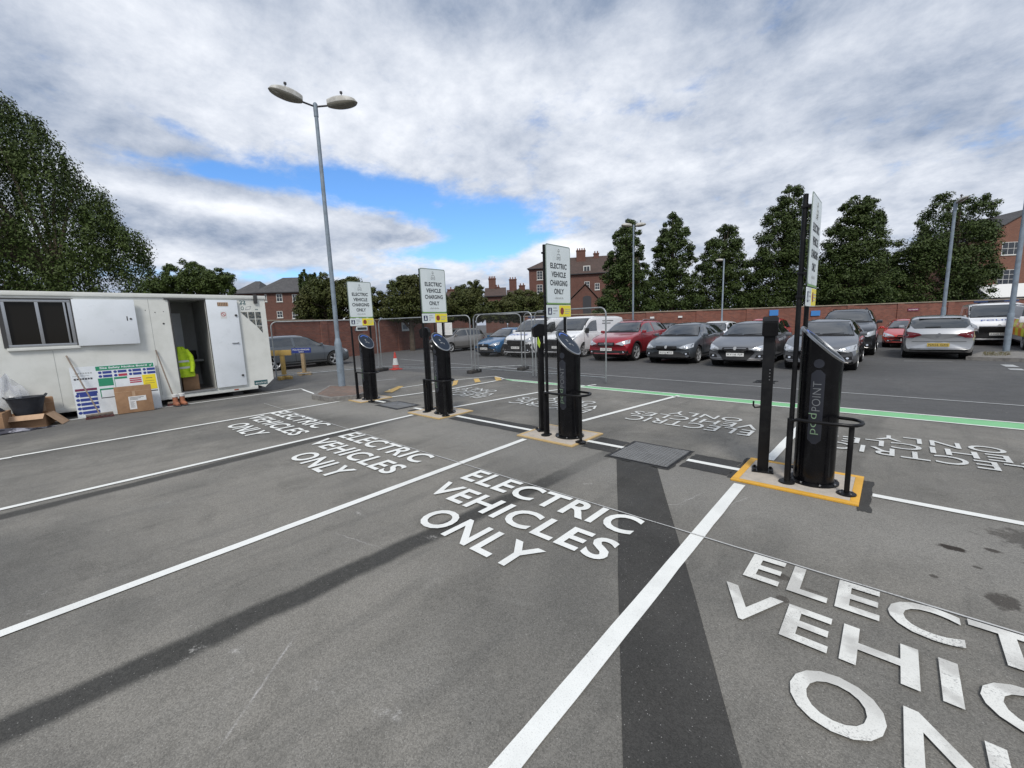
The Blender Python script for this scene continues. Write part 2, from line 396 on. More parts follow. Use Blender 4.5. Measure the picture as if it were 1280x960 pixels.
def make_pad(x0, x1, y0, y1, label, b=.075, edge='kerb_yellow'):
    h = .019
    r = thing('charger_pad', label, 'concrete pad', ((x0+x1)/2, (y0+y1)/2, 0), group='concrete pads under the charging columns')
    w, d = (x1-x0)/2, (y1-y0)/2
    mb = MB(); mb.box2((-w+b, -d+b, .001), (w-b, d-b, h), .004); mb.build('slab', M['concrete'], r)
    mb = MB()
    mb.box2((-w, -d, .001), (w, -d+b, h+.002), .004); mb.box2((-w, d-b, .001), (w, d, h+.002), .004)
    mb.box2((-w, -d+b, .001), (-w+b, d-b, h+.002), .004); mb.box2((w-b, -d+b, .001), (w, d-b, h+.002), .004)
    mb.build('painted_edge', M[edge], r)
    return r
PADH = .020
def make_column(loc, label):
    r = thing('charging_column', label, 'EV charger', loc, group='black slant-topped charging columns')
    R0 = .170; zl, zh = 1.21, 1.54; n = 48
    bm = bmesh.new(); rings = []
    for f in [0, .02, .5, 1.0]:
        rr = []
        for k in range(n):
            a = 2*math.pi*k/n; x, y = R0*math.cos(a), R0*.95*math.sin(a)
            top = (zl+zh)/2 - (zh-zl)/2 * (x/R0)
            rr.append(bm.verts.new((x, y, .012 + f*(top-.012))))
        rings.append(rr)
    for a, b in zip(rings, rings[1:]):
        for k in range(n): bm.faces.new((a[k], a[(k+1) % n], b[(k+1) % n], b[k]))
    bm.faces.new(rings[0][::-1]); bm.faces.new(rings[-1])
    mb = MB(); mb.bm.free(); mb.bm = bm; mb.build('column_shell', M['black_gloss'], r)
    # slanted top: bezel ring, screen, blue crescent, white marks
    sl = Vector((2*R0, 0, zl-zh)).normalized(); sy = Vector((0, 1, 0)); nn = sl.cross(sy); c0 = Vector((0, 0, (zl+zh)/2)); ra = (Vector((2*R0, 0, zl-zh))).length/2
    def P(u, v, h): return c0 + sl*u + sy*v + nn*h
    mb = MB()
    for (s0, s1, h0, h1) in ((1.03, .94, 0, .012),):
        rg = [[mb.bm.verts.new(P(ra*s*math.cos(2*math.pi*k/n), R0*.95*s*math.sin(2*math.pi*k/n), h)) for k in range(n)] for s, h in ((s0, -.012), (s0+.01, .006), (s0-.04, h1), (s1+.02, h1), (s1, .004))]
        for a, b in zip(rg, rg[1:]):
            for k in range(n): mb.bm.faces.new((a[k], a[(k+1) % n], b[(k+1) % n], b[k]))
    mb.build('bezel', M['silver'], r)
    mb = MB(); mb.bm.faces.new([mb.bm.verts.new(P(ra*.95*math.cos(2*math.pi*k/n), R0*.90*math.sin(2*math.pi*k/n), .005)) for k in range(n)]); sc = mb.build('screen', M['screen'], r)
    mb = MB()
    for k in range(10):
        a, b = [2*math.pi*(q/40+.36) for q in (k, k+1)]
        mb.sheet([P(ra*.82*math.cos(a), R0*.78*math.sin(a), .008), P(ra*.82*math.cos(b), R0*.78*math.sin(b), .008), P(ra*.72*math.cos(b), R0*.68*math.sin(b), .008), P(ra*.72*math.cos(a), R0*.68*math.sin(a), .008)])
    mb.build('light_arc', M['blue_mark'], sc, smooth=0)
    mb = MB()
    for u, v, a, b in ((-.06, -.02, .05, .03), (.02, -.03, .03, .05), (.04, .03, .04, .02)): mb.sheet([P(u, v, .008), P(u+a, v, .008), P(u+a, v+b, .008), P(u, v+b, .008)])
    mb.build('screen_symbol', M['logo_grey'], sc, smooth=0)
    mb = MB(); mb.lathe([(.212, 0), (.212, .012), (.19, .016)], n=40)
    fl = mb.build('base_flange', M['black'], r)
    for k in range(8):
        a = 2*math.pi*(k+.5)/8; mb = MB(); mb.lathe([(.011, .012), (.011, .026), (.006, .03)], (.197*math.cos(a), .197*math.sin(a), 0), 6)
        mb.build('bolt', M['bolt'], fl)
    # badge: round dot over a pill shaped panel, with vertical lettering
    def cyl(u, z, off): a = -math.pi/2 + u/R0; return Vector(((R0+off)*math.cos(a), (R0*.95+off)*math.sin(a), z))
    mb = MB()
    k_ = 28
    cn = mb.bm.verts.new(cyl(0, 1.20, .0015)); rg = [mb.bm.verts.new(cyl(.042*math.cos(2*math.pi*k/k_), 1.20+.042*math.sin(2*math.pi*k/k_), .0015)) for k in range(k_)]
    for k in range(k_): mb.bm.faces.new((cn, rg[k], rg[(k+1) % k_]))
    grid = []
    for i in range(19):
        z = .42 + (.72)*i/18; e = min(1, math.sqrt(max(0, 1-max(0, (1.14-z < .05)*(1-(1.14-z)/.05))**2)), math.sqrt(max(0, 1-max(0, (z-.42 < .05)*(1-(z-.42)/.05))**2)))
        grid.append([mb.bm.verts.new(cyl((j/8-.5)*2*.055*max(e, .3), z, .0015)) for j in range(9)])
    for a, b in zip(grid, grid[1:]):
        for j in range(8): mb.bm.faces.new((a[j], a[j+1], b[j+1], b[j]))
    bd = mb.build('badge', M['panel_dark'], r)
    for word, z0, ln, hh, u0, mt in (('pod', .515, .205, .085, -.055, M['logo_green']), ('POINT', .745, .285, .065, -.035, M['logo_grey'])):
        vs, fs, _ = text_mesh(word, -.010 if word == 'POINT' else -.008, 1.05)
        mb = MB()
        mb._faces([Vector((x, y, 0)) for x, y in vs], fs)
        for q in range(1, 10): bmesh.ops.bisect_plane(mb.bm, geom=mb.bm.verts[:]+mb.bm.edges[:]+mb.bm.faces[:], plane_co=(0, q/10, 0), plane_no=(0, 1, 0))
        for v_ in mb.bm.verts: v_.co = cyl(hh + u0 - v_.co.y*hh, z0 + v_.co.x*ln, .004)   # reads upwards, letter tops to the left
        mb.build('lettering', mt, r, smooth=0, recalc=False)
    return r
def make_sign(loc, label, extra=False):
    r = thing('charging_sign', label, 'sign', loc, group='electric vehicle charging signs')
    for y in (0.0, .48):
        mb = MB(); mb.lathe([(.022, .0), (.022, 2.775-PADH), (.012, 2.78-PADH)], (0, y, 0), 14); mb.lathe([(.055, 0), (.055, .012), (.03, .02)], (0, y, 0), 20)
        mb.build('post', M['black'], r)
    z0 = 1.945 - PADH; z1 = 2.785 - PADH; y0, y1 = -.045, .555; X = .055
    def rr(x, ya, yb, za, zb, rad, d, mat_, name, par):
        pts = []
        for cy, cz, a0 in ((yb-rad, zb-rad, 0), (ya+rad, zb-rad, 90), (ya+rad, za+rad, 180), (yb-rad, za+rad, 270)):
            for k in range(5): a = R(a0+k*22.5); pts.append((x, cy+rad*math.cos(a), cz+rad*math.sin(a)))
        mb = MB(); mb.prism(pts, (d, 0, 0)); return mb.build(name, mat_, par)
    pn = rr(X, y0, y1, z0, z1, .035, .006, M['sign_grey'], 'sign_panel', r)
    rr(X+.006, y0+.016, y1-.016, z0+.022, z1-.016, .028, .003, M['sign_white'], 'sign_face', pn)
    mb = MB(); mb.box2((X+.0062, y0+.01, z0+.001), (X+.0085, y1-.01, z0+.02)); mb.build('green_edge', M['sign_green'], pn)
    F = X + .0105; cy = (y0+y1)/2
    mb = MB()
    for word, zc, w in (('ELECTRIC', .545, .40), ('VEHICLE', .425, .35), ('CHARGING', .305, .425), ('ONLY', .185, .24)):
        put_text(mb, word, (F, cy-w/2, z0+zc-.037), (0, 1, 0), (0, 0, 1), w, .078, .030, 1.04)
    mb.build('lettering', M['sign_text'], pn, smooth=0, recalc=False)
    mb = MB(); put_text(mb, 'www.gov.uk/ev', (F, cy-.10, z0+.075), (0, 1, 0), (0, 0, 1), .2, .026, 0.0) if False else None
    for k in range(9): mb.box2((F-.001, cy-.105+k*.024, z0+.078), (F, cy-.105+k*.024+(.018 if k % 3 else .012), z0+.098+.008*(k % 2)))
    mb.build('small_print', M['sign_line'], pn, smooth=0)
    # line drawn car under a plug
    mb = MB(); c = z0+.675
    for a, b in (((-.045, 0), (-.03, .04)), ((-.03, .04), (.03, .04)), ((.03, .04), (.045, 0)), ((-.045, 0), (.045, 0)), ((-.045, 0), (-.045, -.035)), ((.045, 0), (.045, -.035)), ((-.03, -.02), (.03, -.02)), ((-.045, -.035), (-.02, -.035)), ((.045, -.035), (.02, -.035)),
                 ((0, .04), (0, .08)), ((-.02, .08), (.02, .08)), ((-.02, .08), (-.012, .11)), ((.02, .08), (.012, .11)), ((-.012, .11), (.012, .11))):
        mb.tube([(F, cy+a[0], c+a[1]), (F, cy+b[0], c+b[1])], .0035, 5)
    mb.build('car_symbol', M['sign_line'], pn, smooth=0)
    # lower plate, half white half yellow
    l0, l1 = z0-.185, z0-.008
    lp = rr(X, y0, y1, l0, l1, .012, .006, M['sign_white'], 'lower_plate', r)
    mb = MB(); mb.box2((X+.0055, cy+.0, l0+.006), (X+.008, y1-.006, l1-.006)); mb.build('yellow_half', M['sign_yellow'], lp)
    mb = MB(); mb.box2((X+.0055, y0+.03, l0+.04), (X+.008, y0+.12, l1-.04)); mb.build('navy_square', M['sign_navy'], lp)
    mb = MB(); mb.box2((X+.008, y0+.055, l0+.055), (X+.0095, y0+.095, l0+.085)); mb.box2((X+.008, y0+.065, l0+.085), (X+.0095, y0+.085, l1-.05)); mb.build('white_figure', M['sign_white'], lp)
    mb = MB(); mb.lathe([(.045, X+.005), (.045, X+.0095)], (0, cy+.07, (l0+l1)/2), 20, 'x', sy=1.15); mb.build('red_disc', M['sign_red'], lp)
    mb = MB()
    for k, (a, b) in enumerate(((.15, .24), (.15, .26), (.15, .2))): mb.box2((X+.0055, y0+a, l1-.05-k*.04), (X+.008, y0+b, l1-.035-k*.04))
    for k in range(3): mb.box2((X+.008, cy+.135, l1-.065-k*.03), (X+.0095, cy+.27-.03*(k == 2), l1-.055-k*.03))
    mb.build('small_print', M['sign_line'], lp, smooth=0)
    for z in (z0+.12, z1-.12, l0+.09):
        for y in (0, .48): mb = MB(); mb.box2((-.03, y-.03, z-.012), (X, y+.03, z+.012), .003); mb.build('clamp', M['black'], r)
    if extra:
        mb = MB(); mb.box2((X-.01, .10, l0-.115), (X-.002, .38, l0-.015), .004); p = mb.build('small_plate', M['sign_white'], r)
        mb = MB(); mb.box2((X-.002, .12, l0-.095), (X+.001, .36, l0-.035)); mb.build('plate_print', M['sign_text'], p)
    return r
def make_guard(loc, label, cx=.44):
    r = thing('guard_hoop', label, 'guard rail', loc, group='guard hoops round the chargers')
    # local origin at the sign post; rail leaves it, runs in front of the column, bends back beside it
    z = .66; pts = [(.0, -.03, .50), (.0, -.035, z-.08), (.015, -.05, z-.02), (.06, -.07, z)]
    pts += [(.18, -.10, z), (cx-.10, -.10, z)]
    for k in range(1, 9):
        a = R(-90 + k*22.5); pts.append((cx-.02 + .12*math.cos(a), .06 + .16*math.sin(a), z))
    pts += [(cx-.14, .235, z), (cx-.22, .24, z)]
    mb = MB(); mb.tube(pts, .0165, 12); mb.build('rail', M['black'], r)
    mb = MB(); mb.lathe([(.021, 0), (.021, z)], (cx+.03, -.035, 0), 14); mb.lathe([(.075, 0), (.075, .012), (.03, .02)], (cx+.03, -.035, 0), 24); mb.build('leg', M['black'], r)
    mb = MB(); mb.lathe([(.026, 0), (.026, .66)], (0, -.03, 0), 14); mb.lathe([(.07, 0), (.07, .014), (.03, .022)], (0, -.03, 0), 24); mb.build('leg', M['black'], r)
    for a in range(4):
        mb = MB(); mb.lathe([(.008, .012), (.008, .024)], (cx+.03+.055*math.cos(a*1.57+.7), -.035+.055*math.sin(a*1.57+.7), 0), 6)
        mb.build('bolt', M['bolt'], r)
    return r
def make_socket(loc, rz, label, tagged=False):
    r = thing('socket_post', label, 'cable post', loc, rz, group='slim socket posts beside the chargers')
    mb = MB(); mb.box2((-.052, -.04, .012), (.052, .04, 1.50), .008); mb.build('post', M['black'], r)
    mb = MB(); mb.box2((-.10, -.09, 0), (.10, .09, .014), .003); bp = mb.build('base_plate', M['black'], r)
    for x in (-.075, .075):
        for y in (-.065, .065):
            mb = MB(); mb.lathe([(.014, .014), (.014, .03), (.008, .034)], (x, y, 0), 6); mb.build('bolt', M['black'], bp)
    mb = MB(); mb.prism([(-.07, -.10, 1.45), (-.07, .06, 1.47), (-.07, .085, 1.55), (-.07, .05, 1.645), (-.07, -.04, 1.655), (-.07, -.12, 1.60)], (.14, 0, 0))
    bmesh.ops.bevel(mb.bm, geom=mb.bm.edges[:], offset=.01, segments=2, affect='EDGES')
    mb.build('socket_head', M['black'], r)
    mb = MB(); mb.tube([(-.05, 0, .70), (-.10, 0, .69), (-.115, 0, .71), (-.115, 0, .76)], .009, 8); mb.build('cable_hook', M['black'], r)
    mb = MB()
    for k in range(4): mb.lathe([(.006, -.042), (.006, -.0395)], (.018, 0, 1.0+.035*k), 8, 'y')
    mb.build('rivets', M['bolt'], r)
    if tagged:
        mb = MB(); mb.prism([(.06, -.06, 1.36), (.14, -.05, 1.30), (.17, -.045, 1.37), (.09, -.055, 1.46)], (0, -.006, 0)); mb.build('lime_tag', M['tag_green'], r)
    return r
DX = [-.50, -3.44, -6.37, -9.19]
nm = ['nearest the camera', 'second nearest', 'third from the camera', 'farthest from the camera']
PADS = [(-1.15, -.12, 4.55, 5.4), (-4.12, -3.11, 4.54, 5.36), (-7.02, -6.02, 4.54, 5.39), (-9.95, -8.92, 4.55, 5.38)]
pl = ['concrete pad with bright orange-yellow painted border under the nearest charger', 'concrete pad with ochre border directly left of the chequered manhole cover', 'concrete pad with ochre border under the second charger from the left', 'concrete pad with pale ochre border at the kerb below the lamp post, farthest pad']
cl = ['tall black charging column with readable vertical lettering, nearest the camera in front of a grey car', 'black charging column in front of the white van, on the pad left of the manhole cover', 'black charging column in front of the silver hatchback, third from the camera', 'smallest and farthest black charging column, next to the double-headed lamp post']
sl_ = ['charging sign seen almost edge-on, the tall one nearest the camera', 'white ELECTRIC VEHICLE CHARGING ONLY sign in front of the white van', 'white ELECTRIC VEHICLE CHARGING ONLY sign in front of the silver hatchback', 'farthest white charging sign beside the lamp post, with a tiny plate under it']
gl_ = ['black tubular hoop around the nearest charging column', 'black tubular hoop around the column in front of the white van', 'black tubular hoop around the third charging column from the camera', 'black tubular hoop at the farthest charging column by the lamp post']
SX = [-.69, -3.74, -6.72, -9.44]
for i in range(4):
    make_pad(*PADS[i], pl[i], *((.065, 'kerb_yellow') if i == 0 else (.045, 'kerb_tan')))
col0 = make_column((DX[0], 4.98, PADH), cl[0]); gd0 = make_guard((SX[0], 4.80, PADH), gl_[0]); sg0 = make_sign((SX[0], 4.83, PADH), sl_[0])
for i in (1, 2, 3):
    copy_thing(col0, (DX[i], 4.96, PADH), cl[i])
    if i == 1: gd1 = make_guard((SX[i], 4.80, PADH), gl_[i], .59)
    else: copy_thing(gd1, (SX[i], 4.80, PADH), gl_[i])
    if i < 3: copy_thing(sg0, (SX[i], 4.83, PADH), sl_[i])
    else: make_sign((SX[i], 4.75, PADH), sl_[i], True)
make_socket((-.95, 5.0, PADH), R(12), 'slim black cable post left of the nearest charging column')
make_socket((-3.97, 4.98, PADH), R(-35), 'slim black cable post with a lime green tag on its head', True)
make_socket((-6.85, 4.98, PADH), R(-60), 'slim black cable post left of the third charging column')
# service covers
M['tread'] = mat('worn_tread', (.33, .33, .33), .4, .6)
M['cover'] = worn('chequer_plate', (.19, .19, .185), (.13, .13, .125), 4, .35, .7, rough=.55, metal=.4)
def cover(name, c, w, d, label, chequer):
    r = thing(name, label, 'manhole cover', (c[0], c[1], Z1), group='service covers on the centre line')
    mb = MB(); mb.box2((-w/2, -d/2, .001), (w/2, d/2, .006), .001); mb.build('cover_plate', M['cover'], r)
    if chequer:
        mb = MB(); n = 17; mm_ = 17
        for i in range(n):
            for j in range(mm_):
                x = -w/2 + w*(i+.5)/n; y = -d/2 + d*(j+.5)/mm_; a = R(45 if (i+j) % 2 else -45)
                dx, dy = .017*math.cos(a), .017*math.sin(a); ex, ey = -.004*math.sin(a), .004*math.cos(a)
                mb.prism([(x-dx, y-dy, .0058), (x+ex*1.7, y+ey*1.7, .0058), (x+dx, y+dy, .0058), (x-ex*1.7, y-ey*1.7, .0058)], (0, 0, .004))
        mb.build('raised_tread', M['tread'], r, smooth=0)
    mb = MB()
    for a, b in (((-w/2-.025, -d/2-.025), (w/2+.025, -d/2-.004)), ((-w/2-.025, d/2+.004), (w/2+.025, d/2+.025)), ((-w/2-.025, -d/2-.004), (-w/2-.004, d/2+.004)), ((w/2+.004, -d/2-.004), (w/2+.025, d/2+.004))):
        mb.box2((*a, .001), (*b, .005))
    mb.build('cover_frame', M['black'], r)
cover('manhole_cover', (-2.17, 4.89), .72, .72, 'square chequer-plate cover between the two nearest pads', True)
cover('manhole_cover', (-7.95, 4.9), .75, .46, 'dull grey service cover between the third and the farthest pad', False)
mb = MB()
for k in range(12): mb.box2((-.22+k*.036, -.2, -.01), (-.20+k*.036, .2, .012))
mb.box2((-.24, -.22, 0), (.24, -.2, .012)); mb.box2((-.24, .2, 0), (.24, .22, .012))
tag(mb.build('drain_grate', M['black'], loc=(*G(957, 477.5)[:2], .001)), 'small dark drain grate on the road line behind the nearest cable post', 'drain')
# ------------------------------------------------------------------ vehicles
def paintm(name, col, metal=.5, rough=.32):
    mt = mat(name, col, rough, metal, coat=1.0); t = NT(mt.node_tree); b = t.n['Principled BSDF']
    v = t.new('ShaderNodeTexCoord').outputs['Object']; z = t.sep(v)[2]
    dirt = t.m('MULTIPLY', t.ramp(z, .55, .15), t.ramp(t.noise(v, 5, 4, .7), .3, .7, .3, .8))
    t.put(b.inputs['Base Color'], t.mix(dirt, col, (.10, .09, .08))); t.put(b.inputs['Coat Weight'], t.m('SUBTRACT', 1.0, dirt, clamp=True)); return mt
M['glass'] = mat('car_glass', (.012, .015, .016), .03, spec=.8, coat=.6); M['glass'].node_tree.nodes['Principled BSDF'].inputs['IOR'].default_value = 1.75
M['trim'] = mat('black_trim', (.010, .010, .011), .65, spec=.3)
M['well'] = mat('wheel_well', (.006, .006, .006), .95)
M['tyre'] = worn('tyre_rubber', (.014, .014, .014), (.03, .029, .027), 8, .4, .7, rough=.8)
M['rim'] = mat('alloy', (.46, .47, .48), .35, .35)
M['badge'] = mat('badge_grey', (.30, .31, .32), .35)
M['chrome'] = mat('chrome', (.42, .42, .43), .3, 1.0)
M['lamp'] = mat('headlamp_lens', (.45, .47, .49), .08, .4, coat=1.0)
M['lamp_in'] = mat('headlamp_reflector', (.75, .77, .8), .15, .8)
M['tail'] = mat('tail_lamp', (.12, .004, .008), .2, coat=.3)
M['plate_w'] = mat('front_plate', (.72, .72, .70), .4)
M['plate_y'] = mat('rear_plate', (.50, .36, .07), .5)
M['plate_t'] = mat('plate_letters', (.02, .02, .02), .5)
M['indic'] = mat('indicator', (.55, .22, .03), .3)
M['police_blue'] = mat('police_blue', (.02, .06, .30), .4)
M['bar_blue'] = mat('light_bar_lens', (.03, .05, .12), .2)
M['hivis'] = mat('fluorescent_panel', (.72, .70, .03), .4)
M['orange'] = mat('orange_panel', (.72, .22, .02), .4)

def cinterp(tab, x):
    if x <= tab[0][0]: return tab[0][1]
    for (a, va), (b, vb) in zip(tab, tab[1:]):
        if x <= b:
            u = (x - a) / (b - a)
            i = tab.index((a, va)); m0 = (vb - va) / (b - a); m1 = m0
            if i > 0: pm = (va - tab[i-1][1]) / (a - tab[i-1][0]); m0 = 0 if pm * m0 <= 0 else 2*pm*m0/(pm+m0)
            if i + 2 < len(tab): nm_ = (tab[i+2][1] - vb) / (tab[i+2][0] - b); m1 = 0 if nm_ * m1 <= 0 else 2*nm_*m1/(nm_+m1)
            h = b - a
            return va*(1+2*u)*(1-u)**2 + m0*h*u*(1-u)**2 + vb*u*u*(3-2*u) + m1*h*u*u*(u-1)
    return tab[-1][1]
SHAPES = {
 'hatch': dict(L=4.3, W=1.80, H=1.47, wb=(.2, .81), rw=.318,
   top=[(0,.60),(.015,.69),(.06,.76),(.14,.86),(.225,.955),(.265,1.01),(.35,1.23),(.44,1.40),(.52,1.46),(.62,1.47),(.78,1.435),(.87,1.36),(.93,1.20),(.97,1.02),(1,.86)],
   belt=[(0,.56),(.03,.64),(.1,.74),(.25,.91),(.5,.95),(.8,1.01),(.93,.99),(.97,.95),(1,.80)],
   wid=[(0,.90),(.04,.96),(.12,1.0),(.8,1.0),(.93,.97),(1,.91)], bot=[(0,.26),(.05,.2),(.95,.22),(1,.34)], wr=.66, screen=(.235,.46), rear=(.86,.97), side=(.30,.93), bpil=.60),
 'city': dict(L=3.95, W=1.70, H=1.50, wb=(.19, .82), rw=.30,
   top=[(0,.62),(.02,.74),(.08,.87),(.17,.96),(.25,1.03),(.33,1.24),(.41,1.42),(.5,1.49),(.62,1.50),(.82,1.46),(.91,1.38),(.955,1.18),(.985,1.0),(1,.84)],
   belt=[(0,.58),(.04,.68),(.12,.80),(.25,.94),(.5,.97),(.85,1.0),(.96,.95),(1,.80)],
   wid=[(0,.88),(.05,.96),(.13,1.0),(.85,1.0),(.95,.96),(1,.9)], bot=[(0,.27),(.05,.21),(.95,.23),(1,.32)], wr=.70, screen=(.23,.43), rear=(.90,.99), side=(.27,.95), bpil=.57),
 'suv': dict(L=4.5, W=1.87, H=1.63, wb=(.2, .80), rw=.36,
   top=[(0,.70),(.015,.84),(.06,.96),(.14,1.04),(.24,1.12),(.285,1.17),(.36,1.38),(.43,1.54),(.51,1.62),(.62,1.63),(.8,1.60),(.89,1.52),(.945,1.30),(.98,1.1),(1,.94)],
   belt=[(0,.64),(.03,.76),(.1,.90),(.25,1.05),(.5,1.09),(.85,1.15),(.95,1.08),(1,.88)],
   wid=[(0,.90),(.04,.96),(.12,1.0),(.82,1.0),(.94,.97),(1,.92)], bot=[(0,.32),(.05,.25),(.95,.27),(1,.38)], wr=.68, screen=(.25,.46), rear=(.88,.985), side=(.30,.94), bpil=.59),
 'estate': dict(L=4.55, W=1.83, H=1.50, wb=(.2, .80), rw=.335,
   top=[(0,.62),(.015,.72),(.06,.82),(.14,.90),(.25,.99),(.29,1.04),(.37,1.25),(.45,1.42),(.53,1.49),(.62,1.50),(.83,1.47),(.93,1.38),(.965,1.2),(.985,1.0),(1,.86)],
   belt=[(0,.58),(.03,.66),(.1,.78),(.25,.94),(.5,.98),(.85,1.02),(.96,1.0),(1,.80)],
   wid=[(0,.90),(.04,.96),(.12,1.0),(.82,1.0),(.94,.97),(1,.92)], bot=[(0,.26),(.05,.2),(.95,.22),(1,.34)], wr=.67, screen=(.26,.48), rear=(.93,.985), side=(.31,.965), bpil=.60),
 'van': dict(L=4.95, W=1.93, H=1.95, wb=(.19, .80), rw=.335,
   top=[(0,.80),(.01,.98),(.05,1.10),(.12,1.19),(.175,1.27),(.22,1.46),(.28,1.70),(.33,1.86),(.38,1.925),(.5,1.95),(.9,1.94),(.985,1.90),(1,1.80)],
   belt=[(0,.72),(.02,.88),(.08,1.02),(.17,1.13),(.3,1.16),(.98,1.16),(1,1.1)],
   wid=[(0,.90),(.03,.96),(.1,1.0),(.96,1.0),(1,.965)], bot=[(0,.26),(.05,.22),(.95,.24),(1,.3)], wr=.86, screen=(.165,.335), rear=(.98,1.0), side=(.20,.44), bpil=.9),
}
def make_vehicle(name, label, cat, shape, paint_, loc, rz, plate='', group='parked cars', H=None, L=None, W=None, opts=(), wr=None):
    S = dict(SHAPES[shape]);
    if wr: S['wr'] = wr
    L = L or S['L']; W = W or S['W']; zk = (H or S['H']) / S['H']
    root = thing(name, label, cat, loc, rz, group)
    hw = W/2
    top = lambda u: cinterp(S['top'], u)*zk
    belt = lambda u: min(cinterp(S['belt'], u)*zk, top(u)-.012)
    X = lambda u: L/2 - u*L
    def section(u):
        zt, zs, zb, w = top(u), belt(u), cinterp(S['bot'], u), hw*cinterp(S['wid'], u)
        h = zt - zs; a = min(1, max(0, (h-.10)/.30)); wr = hw*S['wr']*(.94+.06*a)
        hood = [(.93*w, zs+.35*h), (.80*w, zs+.66*h), (.55*w, zs+.86*h), (.28*w, zs+.97*h), (0, zt)]
        cab = [(.92*w, zs+.05*h), (wr+(.90*w-wr)*.22, zs+.72*h), (wr*.93, zs+.90*h), (wr*.55, zs+.985*h), (0, zt)]
        low = [(0, zb), (.70*w, zb), (.92*w, zb+.015), (.975*w, zb+.10), (.995*w, zb+.40*(zs-zb)), (1.0*w, zb+.62*(zs-zb)), (.975*w, zb+.88*(zs-zb)), (.955*w, zs)]
        pts = low + [(p[0]*(1-a)+q[0]*a, p[1]*(1-a)+q[1]*a) for p, q in zip(hood, cab)]
        out = []
        for i in range(len(pts)-1):       # gentle catmull-rom refinement
            p0, p1, p2, p3 = pts[max(i-1, 0)], pts[i], pts[i+1], pts[min(i+2, len(pts)-1)]
            for k in range(3):
                q = k/3; out.append(tuple(.5*((2*p1[j]) + (-p0[j]+p2[j])*q + (2*p0[j]-5*p1[j]+4*p2[j]-p3[j])*q*q + (-p0[j]+3*p1[j]-3*p2[j]+p3[j])*q**3) for j in (0, 1)))
        out.append(pts[-1]); return out, w
    us = sorted(set([0, .006, .015, .03] + [i/46 for i in range(1, 46)] + [.97, .985, .994, 1]))
    bowf, bowr = (.20, .13) if shape != 'van' else (.16, .03)
    bm = bmesh.new(); rings = []
    for u in us:
        half, w = section(u)
        full = [(y, z) for y, z in half] + [(-y, z) for y, z in half[-2:0:-1]]
        ring = []
        for y, z in full:
            kf = max(0, 1-u/.16)**1.4; kr = max(0, 1-(1-u)/.12)**1.4; q = abs(y)/hw
            x = X(u) - bowf*kf*q**2.6 + bowr*kr*q**2.6
            ring.append(bm.verts.new((x, y, z)))
        rings.append(ring)
    n = len(rings[0])
    for a, b in zip(rings, rings[1:]):
        for k in range(n): bm.faces.new((a[k], a[(k+1) % n], b[(k+1) % n], b[k]))
    for rg, fl in ((rings[0], 1), (rings[-1], 0)):
        cx = sum(v.co.x for v in rg)/n; cz = sum(v.co.z for v in rg)/n; c = bm.verts.new((cx + (.02 if fl else -.02), 0, cz))
        for k in range(n): bm.faces.new((rg[k], rg[(k+1) % n], c))
    bmesh.ops.recalc_face_normals(bm, faces=bm.faces[:])
    bvh = BVHTree.FromBMesh(bm)
    # wheel arches cut with a boolean
    rw = S['rw']; wx = [X(S['wb'][0]), X(S['wb'][1])]
    me = bpy.data.meshes.new('body'); bm.to_mesh(me); bm.free()
    tmp = bpy.data.objects.new('body', me); COL.objects.link(tmp)
    cb = MB()
    for x in wx:
        for s in (-1, 1): cb.lathe([(rw+.045, s*(hw-.30)), (rw+.045, s*(hw+.2))], (x, 0, rw+.01), 36, 'y')
    bmesh.ops.recalc_face_normals(cb.bm, faces=cb.bm.faces[:])
    cme = bpy.data.meshes.new('cut'); cb.bm.to_mesh(cme); cb.bm.free(); cob = bpy.data.objects.new('cut', cme); COL.objects.link(cob)
    md = tmp.modifiers.new('b', 'BOOLEAN'); md.object = cob; md.operation = 'DIFFERENCE'; md.solver = 'EXACT'
    dg = bpy.context.evaluated_depsgraph_get(); dg.update()
    bme = bpy.data.meshes.new_from_object(tmp.evaluated_get(dg))
    bpy.data.objects.remove(tmp); bpy.data.objects.remove(cob); bpy.data.meshes.remove(cme); bpy.data.meshes.remove(me)
    bme.name = 'body'
    body = link('body', bme, paint_, root, smooth=32)
    def decal(pname, poly, axis, side, off, material, parent=None, step=.07, smooth=60):
        """poly in (x,z) for axis y or (y,z) for axis x, wrapped on to the body"""
        b = bmesh.new()
        b.faces.new([b.verts.new((p[0], p[1], 0)) for p in poly])
        for ax in (0, 1):
            lo = min(p[ax] for p in poly); hi = max(p[ax] for p in poly); k = max(1, int((hi-lo)/step))
            for i in range(1, k):
                c = [0, 0, 0]; c[ax] = lo + (hi-lo)*i/k; nn = [0, 0, 0]; nn[ax] = 1
                bmesh.ops.bisect_plane(b, geom=b.verts[:]+b.edges[:]+b.faces[:], plane_co=c, plane_no=nn)
        for v in b.verts:
            p, q = v.co.x, v.co.y
            if axis == 'y': o, d = Vector((p, side*3, q)), Vector((0, -side, 0))
            elif axis == 'x': o, d = Vector((side*4, p, q)), Vector((-side, 0, 0))
            else: o, d = Vector((p, q, 4)), Vector((0, 0, -1))
            hit, nor, _, _ = bvh.ray_cast(o, d)
            if hit is None: hit, nor, _, _ = bvh.find_nearest(o + d*(3-hw if axis == 'y' else 4-L/2))
            off_ = off if axis == 'y' else off*1.0 + .007
            v.co = hit - d*off_*.6 + nor*off_*.6
        me_ = bpy.data.meshes.new(pname); bmesh.ops.recalc_face_normals(b, faces=b.faces[:]); b.to_mesh(me_); b.free()
        return link(pname, me_, material, parent or root, smooth)
    xs = lambda u: X(u)
    # glass -------------------------------------------------------------
    u0, u1 = S['screen']
